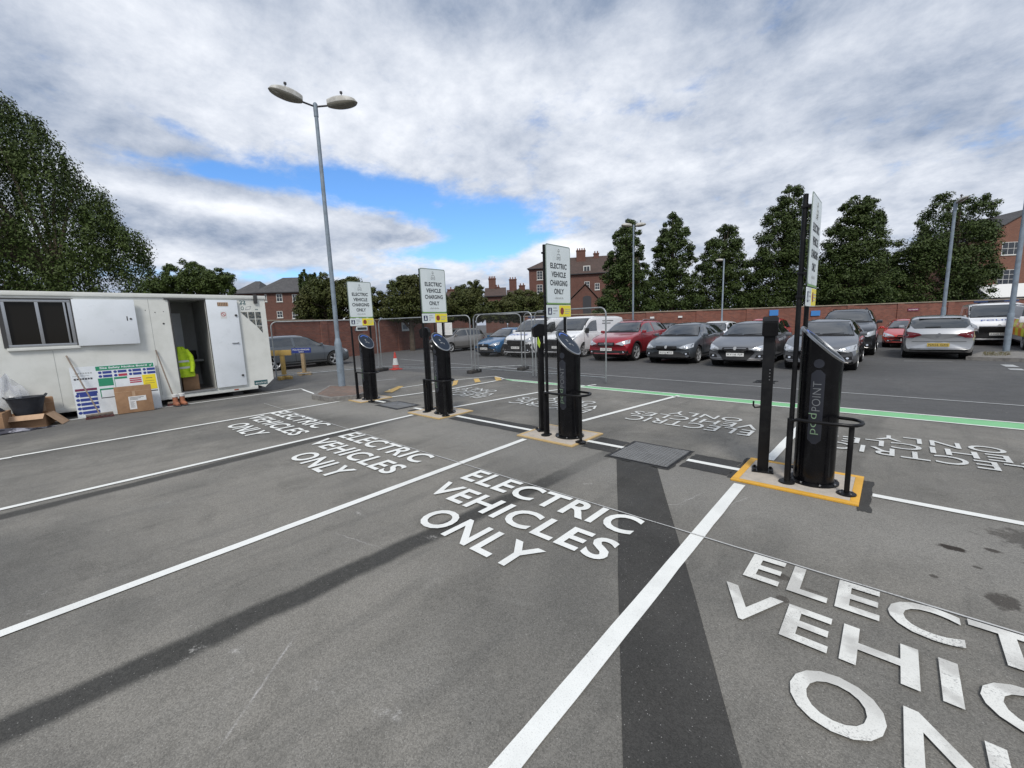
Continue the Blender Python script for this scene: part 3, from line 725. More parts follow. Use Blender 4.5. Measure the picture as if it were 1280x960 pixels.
    zb_, zt_ = top(u0)+.035, top(u1)-.055
    wb_, wt_ = hw*(.80 if shape != 'van' else .86), hw*(S['wr']*.90)
    decal('windscreen_seal', [(-wb_*1.04, zb_-.03), (wb_*1.04, zb_-.03), (wt_*1.05, zt_+.015), (-wt_*1.05, zt_+.015)], 'x', 1, .001, M['trim'])
    fr = decal('windscreen', [(-wb_, zb_), (wb_, zb_), (wt_, zt_), (-wt_, zt_)], 'x', 1, .006, M['glass'])
    if shape != 'van':
        r0, r1 = S['rear']; zb2, zt2 = top(r1)+.03, top(r0)-.02
        decal('rear_window', [(-hw*.70, zb2), (hw*.70, zb2), (hw*.82, zb2+.10), (hw*.78, zb2+.2), (hw*S['wr']*.98, zt2-.04), (hw*S['wr']*.8, zt2), (-hw*S['wr']*.8, zt2), (-hw*S['wr']*.98, zt2-.04), (-hw*.78, zb2+.2), (-hw*.82, zb2+.10)], 'x', -1, .006, M['glass'])
    a, b = S['side']; bp = S['bpil']
    for sd_ in (-1, 1):
        def glasspoly(ua, ub):
            k = 9; lowp = [(xs(ua+(ub-ua)*i/k), belt(ua+(ub-ua)*i/k)+.035) for i in range(k+1)]
            topp = [(xs(ua+(ub-ua)*i/k), top(ua+(ub-ua)*i/k) - (.115 if shape != 'van' else .22)*zk - .03*0) for i in range(k+1)]
            topp = [(x, z) for (x, z), (x2, z2) in zip(topp, lowp) if z > z2 + .015]
            return lowp + topp[::-1]
        try:
            if shape == 'van':
                decal('side_window', glasspoly(a, b), 'y', sd_, .006, M['glass'])
                if 'rear_side_glass' in opts: decal('side_window', [(xs(.48), 1.24*zk), (xs(.48), 1.68*zk), (xs(.70), 1.68*zk), (xs(.70), 1.24*zk)], 'y', sd_, .006, M['glass'])
            else:
                decal('side_window', glasspoly(a, bp-.012), 'y', sd_, .006, M['glass']); decal('side_window', glasspoly(bp+.012, b), 'y', sd_, .006, M['glass'])
        except Exception as e: print('glass', name, e)
        # doors: dark shut line under a slightly proud panel
        doors = [(a+.0, bp), (bp, S['wb'][1]-.005)] if shape != 'van' else [(.19, .44)]
        for (da, db) in doors:
            def pan(g, top_):
                return [(xs(da)-g, .34*zk+g), (xs(da)-g, belt(da)-.0+top_-g), (xs((da+db)/2), belt((da+db)/2)+top_-g), (xs(db)+g, belt(db)+top_-g), (xs(db)+g, .34*zk+g)]
            decal('door_gap', pan(0, .0), 'y', sd_, .002, M['trim']); dr = decal('door', pan(.010, -.0), 'y', sd_, .006, paint_)
            hx = xs(db)+.20; hz = belt(db)-.13
            decal('door_handle', [(hx-.08, hz), (hx+.08, hz), (hx+.08, hz+.03), (hx-.08, hz+.03)], 'y', sd_, .035, M['chrome'] if 'chrome' in opts else paint_, dr)
        # mirror
        mb = MB(); mx, mz = xs(a)-.12, belt(a)+.10
        my = sd_*(hw*.93)
        mb.box((mx, my+sd_*.10, mz), (.11, .17, .115 if shape != 'van' else .24), bevel=.035); mb.box((mx+.02, my, mz-.04), (.05, .10, .03))
        mb.build('door_mirror', M['trim'] if 'blackmirror' in opts else paint_, root)
        decal('sill_trim', [(xs(S['wb'][0])-rw-.06, .22), (xs(S['wb'][1])+rw+.06, .22), (xs(S['wb'][1])+rw+.06, .33), (xs(S['wb'][0])-rw-.06, .33)], 'y', sd_, .006, M['trim'])
        if shape == 'suv' or 'clad' in opts:
            for x in wx:
                pts = [(x+(rw+.10)*math.cos(R(q)), rw+(rw+.10)*math.sin(R(q))) for q in range(-15, 196, 15)] + [(x+(rw+.045)*math.cos(R(q)), rw+.01+(rw+.045)*math.sin(R(q))) for q in range(195, -16, -15)]
                decal('arch_trim', pts, 'y', sd_, .01, M['trim'])
    if 'rails' in opts:
        for sd_ in (-1, 1):
            mb = MB(); yy = sd_*hw*S['wr']*.80
            mb.tube([(xs(.50), yy, top(.5)-.03), (xs(.53), yy, top(.53)+.03), (xs(.8), yy*.98, top(.8)+.03), (xs(.84), yy*.98, top(.84)-.03)], .016, 8); mb.build('roof_rail', M['chrome'] if 'chrome' in opts else M['trim'], root)
    # front ----------------------------------------------------------------
    hz0 = (.60 if shape in ('hatch', 'estate', 'city') else .72 if shape == 'suv' else .80)*zk
    for sd_ in (-1, 1):
        o = hw*.97; i_ = hw*(.50 if 'widegrille' not in opts else .44)
        pl_ = [(sd_*i_, hz0+.0), (sd_*hw*.76, hz0-.055), (sd_*o*.985, hz0+.02), (sd_*o*.97, hz0+.16), (sd_*hw*.80, hz0+.125), (sd_*hw*.62, hz0+.07)]
        if shape == 'van': pl_ = [(sd_*hw*.62, hz0), (sd_*hw*.9, hz0-.02), (sd_*hw*.97, hz0+.22), (sd_*hw*.86, hz0+.24), (sd_*hw*.66, hz0+.10)]
        hl = decal('headlight', pl_ if sd_ > 0 else pl_[::-1], 'x', 1, .008, M['lamp'])
        cx_, cz_ = sd_*hw*.76, hz0+.065
        if shape == 'van': cx_, cz_ = sd_*hw*.83, hz0+.09
        decal('reflector', [(cx_+.045*math.cos(R(q)), cz_+.038*math.sin(R(q))) for q in range(0, 360, 40)], 'x', 1, .012, M['lamp_in'], hl, .03)
        fg = [(sd_*hw*.62, .33*zk), (sd_*hw*.88, .35*zk), (sd_*hw*.86, .45*zk), (sd_*hw*.66, .42*zk)]
        f_ = decal('fog_lamp_recess', fg if sd_ > 0 else fg[::-1], 'x', 1, .006, M['trim'])
        decal('fog_lamp', [(sd_*hw*.76+.035*math.cos(R(q)), .39*zk+.03*math.sin(R(q))) for q in range(0, 360, 45)], 'x', 1, .012, M['lamp_in'], f_, .03)
    gw = hw*(.42 if 'widegrille' not in opts else .40)
    gz = hz0+.0
    if shape == 'van':
        gb = [(-hw*.60, hz0-.22), (hw*.60, hz0-.22), (hw*.60, hz0+.05), (-hw*.60, hz0+.05)]
        decal('grille', gb, 'x', 1, .008, M['trim']); decal('grille_bar', [(-hw*.6, hz0+.06), (hw*.6, hz0+.06), (hw*.6, hz0+.09), (-hw*.6, hz0+.09)], 'x', 1, .014, M['chrome'])
        decal('front_bumper', [(-hw*.97, .25), (hw*.97, .25), (hw*.97, hz0-.10), (hw*.62, hz0-.12), (hw*.60, hz0-.225), (-hw*.60, hz0-.225), (-hw*.62, hz0-.12), (-hw*.97, hz0-.10)], 'x', 1, .005, M['trim'])
    else:
        decal('grille', [(-gw*.85, gz-.09), (gw*.85, gz-.09), (gw*1.05, gz-.0), (gw*.98, gz+.06), (-gw*.98, gz+.06), (-gw*1.05, gz-.0)], 'x', 1, .010, M['trim'])
        if 'hexgrille' in opts: decal('lower_grille', [(-gw*.95, .27*zk), (gw*.95, .27*zk), (gw*1.45, .50*zk), (gw*1.3, .56*zk), (-gw*1.3, .56*zk), (-gw*1.45, .50*zk)], 'x', 1, .008, M['trim'])
        else: decal('lower_grille', [(-gw*1.9, .27*zk), (gw*1.9, .27*zk), (gw*1.5, .40*zk), (gw*1.2, .45*zk), (-gw*1.2, .45*zk), (-gw*1.5, .40*zk)], 'x', 1, .008, M['trim'])
        if 'chrome' in opts:
            for k in range(3): decal('grille_bar', [(-gw*.85, gz-.07+k*.045), (gw*.85, gz-.07+k*.045), (gw*.85, gz-.058+k*.045), (-gw*.85, gz-.058+k*.045)], 'x', 1, .012, M['chrome'])
    decal('front_lip', [(-hw*.9, .235), (hw*.9, .235), (hw*.9, .29), (-hw*.9, .29)] if shape != 'suv' else [(-hw*.93, .30), (hw*.93, .30), (hw*.93, .46), (-hw*.93, .46)], 'x', 1, .007, M['trim'])
    bz = gz+.035 if shape != 'van' else hz0+.10
    decal('badge', [(.05*math.cos(R(q)), bz+.05*math.sin(R(q))) for q in range(0, 360, 30)], 'x', 1, .018, M['badge'])
    # wipers and bonnet gap
    decal('wiper', [(-hw*.6, zb_+.012), (-hw*.1, zb_+.035), (-hw*.1, zb_+.05), (-hw*.6, zb_+.028)], 'x', 1, .014, M['trim'])
    decal('wiper', [(-.02, zb_+.012), (hw*.55, zb_+.035), (hw*.55, zb_+.05), (-.02, zb_+.028)], 'x', 1, .014, M['trim'])
    # rear ----------------------------------------------------------------
    tz = (.78 if shape != 'van' else .95)*zk
    if shape == 'suv': tz = .92*zk
    for sd_ in (-1, 1):
        tl = [(sd_*hw*.46, tz+.05), (sd_*hw*.70, tz-.045), (sd_*hw*.97, tz-.05), (sd_*hw*.985, tz+.10), (sd_*hw*.93, tz+.165), (sd_*hw*.72, tz+.13), (sd_*hw*.56, tz+.10)]
        if shape == 'van': tl = [(sd_*hw*.90, tz-.15), (sd_*hw*.985, tz-.15), (sd_*hw*.97, tz+.35), (sd_*hw*.90, tz+.35)]
        decal('tail_light', tl if sd_ > 0 else tl[::-1], 'x', -1, .012, M['tail'])
    if shape != 'van':
        decal('rear_diffuser', [(-hw*.8, .30), (hw*.8, .30), (hw*.78, .37), (-hw*.78, .37)], 'x', -1, .006, M['trim'])
        decal('tailgate_gap', [(-hw*.74, .60*zk), (hw*.74, .60*zk), (hw*.74, .612*zk), (-hw*.74, .612*zk)], 'x', -1, .004, M['trim'])
        decal('badge', [(.05*math.cos(R(q)), tz+.05+.05*math.sin(R(q))) for q in range(0, 360, 30)], 'x', -1, .018, M['chrome'])
        mb = MB(); mb.box((xs(S['rear'][0])-.02, 0, top(S['rear'][0])+.005), (.14, hw*S['wr']*1.5, .022), bevel=.01); mb.build('rear_spoiler', paint_, root)
        decal('wiper', [(-.03, zb2+.02), (.34, zb2+.02), (.34, zb2+.035), (-.03, zb2+.045)], 'x', -1, .016, M['trim'])
    # plates
    for side, mt in ((1, M['plate_w']), (-1, M['plate_y'])):
        pz = (.43 if side > 0 else .50)*zk
        if shape == 'van' : pz = .50
        if shape == 'suv': pz = .50 if side > 0 else .6
        hit = bvh.ray_cast(Vector((side*4, 0, pz)), Vector((-side, 0, 0)))[0]; px_ = hit.x + side*.03
        mb = MB(); mb.box((px_, 0, pz), (.012, .52, .11)); p = mb.build('number_plate', mt, root)
        if plate:
            mb = MB(); put_text(mb, plate, (px_+side*.0075, -side*.225, pz-.035), (0, side, 0), (0, 0, 1), .45, .07, .01, 1.1); mb.build('plate_lettering', M['plate_t'], p, smooth=0, recalc=False)
    # wheels
    for x in wx:
        for s in (-1, 1):
            y1 = s*(hw-.015); y0 = s*(hw-.22); r_ = rw
            mb = MB(); mb.lathe([(r_*.70, y1-s*.01), (r_*.76, y1), (r_*.93, y1-s*.006), (r_, y1-s*.035), (r_, y0+s*.03), (r_*.93, y0), (r_*.66, y0)], (x, 0, r_), 32, 'y', cap=False)
            wh = mb.build('wheel', M['tyre'], root)
            mb = MB(); mb.lathe([(r_*.73, y1+s*.002), (r_*.72, y1-s*.012), (r_*.65, y1-s*.03), (r_*.64, y1-s*.09)], (x, 0, r_), 32, 'y', cap=False)
            nsp = 5 if shape != 'van' else 8
            for k in range(nsp):
                a_ = 2*math.pi*k/nsp+.3
                for da in (-.11, .11):
                    p = [(r_*.12, a_-.25), (r_*.67, a_+da-.085), (r_*.67, a_+da+.085), (r_*.12, a_+.25)]
                    mb.prism([(x+q*math.cos(w_), y1-s*.03, r_+q*math.sin(w_)) for q, w_ in p], (0, s*.018, 0))
            mb.lathe([(r_*.17, y1-s*.035), (r_*.17, y1-s*.008), (r_*.1, y1-s*.004)], (x, 0, r_), 16, 'y')
            mb.build('rim', M['rim'], wh, smooth=20)
            mb = MB(); mb.lathe([(r_*.62, y1-s*.08), (r_*.62, y1-s*.085)], (x, 0, r_), 24, 'y'); mb.build('brake_disc', M['well'], wh)
            mb = MB(); mb.lathe([(rw+.040, s*(hw-.29)), (rw+.040, s*(hw-.04))], (x, 0, rw+.01), 32, 'y', cap=False); mb.lathe([(rw+.04, s*(hw-.29)), (.01, s*(hw-.288))], (x, 0, rw+.01), 32, 'y', cap=False)
            mb.build('wheel_arch_liner', M['well'], root)
    mb = MB(); mb.box((0, 0, .22), (L*.86, W*.82, .10)); mb.build('underbody', M['well'], root)
    return root, decal, S, top, hw, xs
PR = {k: paintm(k, *v) for k, v in {
 'blue_paint': ((.015, .13, .30),), 'white_paint': ((.78, .79, .80), 0, .3), 'red_paint': ((.36, .012, .024),), 'grey_blue_paint': ((.10, .115, .13),), 'grey_paint': ((.14, .145, .155),),
 'dark_grey_paint': ((.07, .075, .085),), 'silver_paint': ((.50, .51, .52), .75), 'warm_silver_paint': ((.28, .27, .255), .6), 'bright_red_paint': ((.48, .02, .012), .1), 'black_paint': ((.02, .021, .024),), 'scarlet_paint': ((.45, .02, .02), .1)}.items()}
NEG = R(-90)   # facing the camera's side of the car park (-Y)
def car(name, label, cat, shape, pt, x, yfront, head=-1, **k):
    L = k.get('L') or SHAPES[shape]['L']
    return make_vehicle(name, label, cat, shape, PR[pt], (x, yfront - head*L/2, 0), R(90*head), **k)
car('hatchback', 'bright blue hatchback parked left of the two white vans', 'car', 'hatch', 'blue_paint', -15.75, 15.0, plate='BX63 KPE', L=4.0, W=1.74)
v = car('police_van', 'white police van with dark bumper behind the fence, left of the plain white van', 'van', 'van', 'white_paint', -13.62, 15.1, plate='NK17 ZRP', group='police vans', H=1.92)
def police(v, txt=True):
    root, decal, S, top, hw, xs = v
    # lettering on the bonnet, painted on a flat strip of the hood
    mb = MB(); u = .085; x0, x1 = xs(.125), xs(.055)
    z0, z1 = top(.125)+.012, top(.055)+.012
    up = Vector((x0-x1, 0, z0-z1)); h = up.length
    put_text(mb, 'POLICE', Vector((x1, -.52, z1+.004)), (0, 1, 0), up, 1.04, h*.55, .02, 1.1)
    for v_ in mb.bm.verts: v_.co.z -= .035*(v_.co.y/.9)**2 - .004
    mb.build('bonnet_lettering', M['police_blue'], root, smooth=0, recalc=False)
    zt = top(.42)
    mb = MB(); mb.box((xs(.40), 0, zt+.055), (.28, 1.35, .09), bevel=.03); lb = mb.build('light_bar', M['bar_blue'], root)
    mb = MB()
    for y in (-.5, .5): mb.box((xs(.40), y, zt+.0), (.1, .08, .05))
    mb.box((xs(.40), 0, zt+.056), (.285, .5, .07), bevel=.02); mb.build('light_bar_centre', M['trim'], lb)
police(v)
v = car('panel_van', 'plain white panel van with small dark lettering on its side, beside the dark red car', 'van', 'van', 'white_paint', -11.62, 15.75, plate='WX70 HLT', group='white vans', H=1.92, opts=('blackmirror',))
root, decal, S, top, hw, xs = v
for k, (a, b) in enumerate(((.56, .78), (.55, .72))):
    z = 1.62 - k*.12
    for j in range(9):
        ua = a + (b-a)*j/9; decal('side_lettering', [(xs(ua), z), (xs(ua+(b-a)/11), z), (xs(ua+(b-a)/11), z+.05), (xs(ua), z+.05)], 'y', 1, .004, M['plate_t'], None, .1)
car('crossover', 'dark red crossover with roof rails, parked right of the plain white van', 'car', 'suv', 'red_paint', -8.62, 15.05, plate='LJ21 ZBN', opts=('rails', 'chrome', 'widegrille'))
car('hatchback', 'dark blue-grey hatchback parked between the dark red crossover and the mid-grey hatchback', 'car', 'hatch', 'grey_blue_paint', -6.12, 15.0, plate='KU16 MTX', opts=())
car('hatchback', 'mid-grey hatchback with hexagonal grille, left of the nearest cable post', 'car', 'hatch', 'grey_paint', -3.76, 14.75, plate='KY16 FJF', opts=('hexgrille', 'chrome'))
car('hatchback', 'grey hatchback partly hidden behind the nearest charging column', 'car', 'hatch', 'grey_paint', -1.6, 14.75, plate='EF14 TWV', opts=('hexgrille', 'chrome'))
car('off_roader', 'large dark off-roader behind the grey hatchback at the nearest charger', 'car', 'suv', 'black_paint', -1.45, 20.2, H=1.78, L=4.7, W=1.95, opts=('rails',))
car('small_car', 'red small car seen between the nearest cable post and sign post', 'car', 'city', 'scarlet_paint', -4.6, 21.2)
car('small_car', 'white car whose roof shows behind the mid-grey hatchback', 'car', 'hatch', 'white_paint', -7.0, 21.6, H=1.42)
car('saloon', 'dark car just visible behind the gap right of the dark red crossover', 'car', 'hatch', 'dark_grey_paint', -9.9, 21.4, H=1.40)
car('sports_hatchback', 'low bright red hatchback by the brick wall, left of the silver hatchback', 'car', 'hatch', 'bright_red_paint', .50, 25.0, H=1.25, plate='RV12 YUS')
car('hatchback', 'silver hatchback seen from behind with dark red tail lights and yellow plate', 'car', 'hatch', 'silver_paint', 1.10, 19.6 + 4.3, head=1, plate='NA56 GXS', H=1.45, W=1.72, wr=.78)
v = car('police_van', 'white police van with POLICE on its bonnet beside the right-hand lamp post', 'van', 'van', 'white_paint', 3.3, 27.2, plate='KX65 HRF', group='police vans', H=1.86, L=4.5, opts=('rear_side_glass',)); police(v)
v = car('patrol_car', 'blue and yellow chequered patrol vehicle cut off by the right edge', 'patrol car', 'van', 'white_paint', 4.60, 24.0, group='police vans', H=1.78)
root, decal, S, top, hw, xs = v
for k in range(7):
    for j in range(2):
        ua, ub = .14+k*.11, .14+(k+1)*.11; z = .50+j*.32
        if (k+j) % 2 == 0: decal('yellow_check', [(xs(ua), z), (xs(ub), z), (xs(ub), z+.315), (xs(ua), z+.315)], 'y', -1, .011, M['hivis'])
        else: decal('orange_check', [(xs(ua), z), (xs(ub), z), (xs(ub), z+.315), (xs(ua), z+.315)], 'y', -1, .011, M['orange'])
decal('front_panel', [(-hw*.95, .5), (hw*.95, .5), (hw*.95, .98), (-hw*.95, .98)], 'x', 1, .011, M['hivis'])
car('small_car', 'warm silver small hatchback by the left brick wall, facing left', 'car', 'city', 'warm_silver_paint', -21.4, 16.05, plate='')
make_vehicle('estate_car', 'dark blue-grey estate car parked end-on behind the cabin and wooden posts', 'car', 'estate', PR['grey_blue_paint'], (-20.55, 7.62, 0), R(90), '', L=4.4)
# ------------------------------------------------------------------ site cabin
M['cabin'] = worn('cabin_paint', (.72, .73, .69), (.62, .63, .585), 2.2, .35, .75, rough=.45, bump=.06, bscale=14)
M['door_white'] = worn('door_paint', (.74, .78, .82), (.66, .70, .73), 2, .4, .8, rough=.35)
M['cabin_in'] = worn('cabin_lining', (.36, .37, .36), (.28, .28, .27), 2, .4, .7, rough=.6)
M['cabin_floor'] = mat('cabin_vinyl', (.16, .155, .15), .5)
M['galv_seam'] = mat('seam_grey', (.25, .26, .25), .7)  # even mid grey for the thin panel seam strips
M['alu'] = mat('window_alloy', (.42, .43, .44), .35, .8)
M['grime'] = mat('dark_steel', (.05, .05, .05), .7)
M['cab_glass'] = mat('cabin_glass', (.014, .012, .009), .12, spec=.2)
M['card'] = worn('cardboard', (.32, .19, .105), (.25, .145, .08), 6, .4, .7, rough=.85)
M['card_in'] = worn('cardboard_light', (.46, .31, .20), (.36, .24, .15), 6, .4, .7, rough=.85)
M['label_w'] = mat('paper', (.66, .66, .65), .6)
M['ink'] = mat('ink', (.05, .05, .06), .6)
cab = thing('site_cabin', 'long off-white portable site cabin with open door and shuttered window', 'site cabin', (-13.1, 4.12, 0))
# local: x<0 goes back, y<0 goes left along the front
L_, D_, Z0, Z1_ = 7.6, 2.7, .16, 2.66
def lp(y, z): return (y - 4.12, z)
holes = [(-.62-4.12, .34-4.12, 1.56, 2.52), (2.02-4.12, 2.73-4.12, .27, 2.555)]
def wall_cells(x0, x1, ya, yb, za, zb, holes, mb):
    ys = sorted(set([ya, yb] + [h[0] for h in holes] + [h[1] for h in holes])); zs = sorted(set([za, zb] + [h[2] for h in holes] + [h[3] for h in holes]))
    for a, b in zip(ys, ys[1:]):
        run = None
        for c, d in zip(zs, zs[1:]):
            m_ = ((a+b)/2, (c+d)/2)
            if any(h[0] < m_[0] < h[1] and h[2] < m_[1] < h[3] for h in holes): continue
            mb.box2((x0, a, c), (x1, b, d))
    bmesh.ops.remove_doubles(mb.bm, verts=mb.bm.verts[:], dist=1e-4)
    # drop the inner faces shared by neighbouring cells
    seen = {}
    for f in mb.bm.faces:
        k = tuple(round(q, 3) for q in f.calc_center_median()); seen.setdefault(k, []).append(f)
    bmesh.ops.delete(mb.bm, geom=[f for v in seen.values() if len(v) > 1 for f in v], context='FACES')
mb = MB(); wall_cells(-.06, 0, -L_, -.40, Z0+.06, Z1_-.06, holes, mb); mb.build('front_wall', M['cabin'], cab, recalc=True)
mb = MB(); mb.prism([(0, -.40, Z0+.06), (0, -.24, Z0-.01), (0, 0, Z0+.20), (0, 0, Z1_-.06), (0, -.40, Z1_-.06)], (-.06, 0, 0)); mb.build('corner_panel', M['cabin'], cab)
mb = MB(); mb.prism([(-.062, 0, Z0+.20), (-.062, 0, Z1_-.06), (-D_, 0, Z1_-.06), (-D_, 0, Z0+.20)], (0, -.06, 0)); mb.build('end_wall', M['cabin'], cab)
mb = MB(); mb.box2((-D_, -L_, Z0), (-D_+.06, -.06, Z1_-.06)); mb.build('back_wall', M['cabin'], cab)
mb = MB(); mb.box2((-D_, -L_-.06, Z0), (0, -L_, Z1_-.06)); mb.build('end_wall', M['cabin'], cab)
mb = MB(); mb.box2((-D_-.01, -L_-.07, Z1_-.06), (.03, .012, Z1_+.03), .012); mb.build('roof', M['cabin'], cab)
mb = MB(); mb.box2((-D_+.06, -L_, Z0+.03), (-.06, -.06, Z0+.09)); mb.build('floor', M['cabin_floor'], cab)
mb = MB(); mb.box2((-.05, -L_, Z0-.03), (.018, -.42, Z0+.058), .006); mb.build('bottom_rail', M['cabin'], cab)
mb = MB()
for y in (-.9, -3.6, -6.6): mb.box2((-.5, y-.12, 0), (-.12, y+.12, Z0-.03)); mb.box2((-2.5, y-.12, 0), (-2.1, y+.12, Z0-.03))
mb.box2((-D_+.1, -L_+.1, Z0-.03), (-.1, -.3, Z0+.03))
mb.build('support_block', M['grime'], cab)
# lining: partition right of doorway, back
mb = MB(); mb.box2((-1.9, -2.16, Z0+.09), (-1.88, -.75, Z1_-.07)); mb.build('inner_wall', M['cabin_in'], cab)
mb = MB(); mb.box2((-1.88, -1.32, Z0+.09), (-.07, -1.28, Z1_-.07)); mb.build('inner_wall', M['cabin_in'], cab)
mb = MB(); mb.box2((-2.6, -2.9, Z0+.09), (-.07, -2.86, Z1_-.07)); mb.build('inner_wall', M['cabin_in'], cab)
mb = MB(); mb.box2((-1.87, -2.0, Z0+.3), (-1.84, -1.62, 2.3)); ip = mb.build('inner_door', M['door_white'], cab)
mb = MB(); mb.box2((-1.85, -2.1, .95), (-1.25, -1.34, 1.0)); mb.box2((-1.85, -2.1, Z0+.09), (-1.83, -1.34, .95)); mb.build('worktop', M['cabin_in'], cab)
# seams, blisters of dirt
for y, zt in ((-.04-4.12, 1.46), (1.62-4.12, Z1_-.1)): mb = MB(); mb.box2((.0, y-.0025, Z0+.1), (.002, y+.0025, zt)); mb.build('panel_seam', M['galv_seam'], cab, smooth=0)
mb = MB()
for y, z, s in ((1.72, 2.25, .012), (1.55, 2.3, .01), (1.85, 1.98, .022), (1.88, 2.27, .01), (1.05, .9, .01)): mb.lathe([(s, -.0), (s*.9, .006)], (0, y-4.12, z), 8, 'x')
mb.build('dents', M['grime'], cab)
# window
y0, y1, z0, z1 = holes[0]
mb = MB()
for a, b in (((y0, z0), (y1, z0+.05)), ((y0, z1-.05), (y1, z1)), ((y0, z0+.05), (y0+.05, z1-.05)), ((y1-.05, z0+.05), (y1, z1-.05)), (((y0+y1)/2-.03, z0+.05), ((y0+y1)/2+.02, z1-.05)), ((y1-.11, z0+.05), (y1-.08, z1-.05))):
    mb.box2((-.05, *a), (.012, *b), .003)
wf = mb.build('window', M['alu'], cab)
mb = MB(); mb.box2((-.035, y0+.04, z0+.04), (-.03, y1-.04, z1-.04)); mb.build('pane', M['cab_glass'], wf)
mb = MB(); mb.box2((.0, y0-.03, z0-.07), (.05, y1+.04, z0-.01), .004); mb.build('sill', M['cabin'], wf)
mb = MB(); mb.box2((.0, y0-.06, z1), (.018, y1+.05, z1+.03)); mb.box2((.0, y0-.06, z0-.01), (.018, y0, z1)); mb.box2((0, y1, z0-.01), (.018, y1+.03, z1)); mb.build('frame', M['grime'], wf)
# shutter leaf folded back
mb = MB(); rot = Matrix.Rotation(R(-3.5), 4, 'Z')
mb.box((.07, .86-4.12, 2.035), (.045, 1.0, 1.0), rot, bevel=.006); sh = mb.build('window_shutter', M['door_white'], cab)
mb = MB(); mb.box((.105, 1.20-4.12, 2.11), (.02, .02, .10)); mb.lathe([(.022, .09), (.022, .125)], (0, 1.26-4.12, 2.10), 12, 'x'); mb.build('shutter_lock', M['grime'], sh)
# door laid back on the wall
mb = MB(); mb.box2((.022, 2.745-4.12, .28), (.062, 3.43-4.12, 2.56), .004); dr = mb.build('door', M['door_white'], cab)
mb = MB(); mb.tube([(.075, 3.20-4.12, 1.43), (.075, 3.34-4.12, 1.43)], .012, 8); mb.lathe([(.022, .06), (.022, .085)], (0, 3.34-4.12, 1.43), 12, 'x'); mb.build('handle', M['alu'], dr)
mb = MB(); mb.lathe([(.03, .06), (.03, .08)], (0, 3.37-4.12, 2.16), 14, 'x'); mb.build('lock', M['grime'], dr)
mb = MB(); mb.lathe([(.03, .06), (.03, .08)], (0, 3.35-4.12, .55), 14, 'x'); mb.build('lock', M['grime'], dr)
mb = MB(); mb.box2((.06, 2.98-4.12, 2.40), (.066, 3.22-4.12, 2.50)); vt = mb.build('vent', M['card_in'], dr)
mb = MB()
for k in range(6): mb.box2((.066, 2.99-4.12+k*.038, 2.41), (.069, 3.00-4.12+k*.038, 2.49))
mb.build('vent_slots', M['grime'], vt)
mb = MB(); mb.box2((.062, 3.02-4.12, 2.08), (.0635, 3.16-4.12, 2.26)); ns = mb.build('door_notice', M['label_w'], dr)
M['notice_red'] = mat('notice_red', (.45, .05, .06), .5)
mb = MB(); 
for k in range(16):
    a, b = 2*math.pi*k/16, 2*math.pi*(k+1)/16
    mb.sheet([(.0645, 3.09-4.12+.055*math.cos(a), 2.19+.055*math.sin(a)), (.0645, 3.09-4.12+.055*math.cos(b), 2.19+.055*math.sin(b)), (.0645, 3.09-4.12+.043*math.cos(b), 2.19+.043*math.sin(b)), (.0645, 3.09-4.12+.043*math.cos(a), 2.19+.043*math.sin(a))])
mb.sheet([(.0645, 3.05-4.12, 2.225), (.0645, 3.06-4.12, 2.235), (.0645, 3.13-4.12, 2.155), (.0645, 3.12-4.12, 2.145)])
mb.build('no_smoking_ring', M['notice_red'], ns, smooth=0)
mb = MB(); mb.box2((-.058, 2.02-4.12-.03, .27), (.012, 2.02-4.12, 2.58)); mb.box2((-.058, 2.02-4.12-.10, 2.556), (.03, 2.75-4.12, 2.585)); mb.box2((-.058, 2.731-4.12, .27), (.012, 2.745-4.12, 2.556)); mb.build('door_frame', M['grime'], cab)
mb = MB(); mb.box2((-.06, 2.02-4.12, .24), (.04, 2.73-4.12, .272)); mb.build('threshold', M['alu'], cab)
# graphics
M['pic'] = worn('photo_tile', (.045, .06, .07), (.22, .21, .17), 22, .45, .6, rough=.4)
M['mint'] = mat('teal_mark', (.03, .10, .11), .5)
M['red_lamp'] = mat('red_reflector', (.35, .06, .02), .4)
gx = .003
def gy(y): return y - 4.12
A, B, C_ = (3.50, 2.25), (3.98, 2.25), (4.0, 1.66)
mb = MB()
def diag(y): return 2.25 - (y-3.50)/(4.0-3.50)*(2.25-1.64) - .015
ysl = [(3.50, 3.655), (3.68, 3.83), (3.855, 3.985)]; zsl = [(2.07, 2.25), (1.88, 2.05), (1.67, 1.86)]
for i, (a, b) in enumerate(ysl):
    for j, (c, d) in enumerate(zsl):
        if j > i: continue
        if j < i: pts = [(a, c), (b, c), (b, d), (a, d)]
        else: pts = [(a, d), (b, c-.02*0), (b, d)]
        mb.sheet([(gx, gy(p), q) for p, q in pts])
mb.build('picture_panel', M['pic'], cab, smooth=0)
mb = MB(); put_text(mb, '22', (gx, gy(3.50), 2.47), (0, 1, 0), (0, 0, 1), .15, .085, .02); mb.box2((gx-.002, gy(3.50), 2.44), (gx, gy(3.56), 2.455)); mb.box2((gx-.002, gy(3.59), 2.44), (gx, gy(3.65), 2.455))
put_text(mb, 'O', (gx, gy(3.52), 2.30), (0, 1, 0), (0, 0, 1), .07, .10, .01); put_text(mb, 'om', (gx, gy(3.86), 2.30), (0, 1, 0), (0, 0, 1), .07, .035, .01); mb.build('number_marking', M['mint'], cab, smooth=0, recalc=False)
mb = MB(); mb.tube([(gx, gy(3.62), 2.31), (gx, gy(3.65), 2.39), (gx, gy(3.76), 2.41), (gx, gy(3.73), 2.33), (gx, gy(3.62), 2.31)], .004, 5); mb.build('outline_mark', M['alu'], cab)
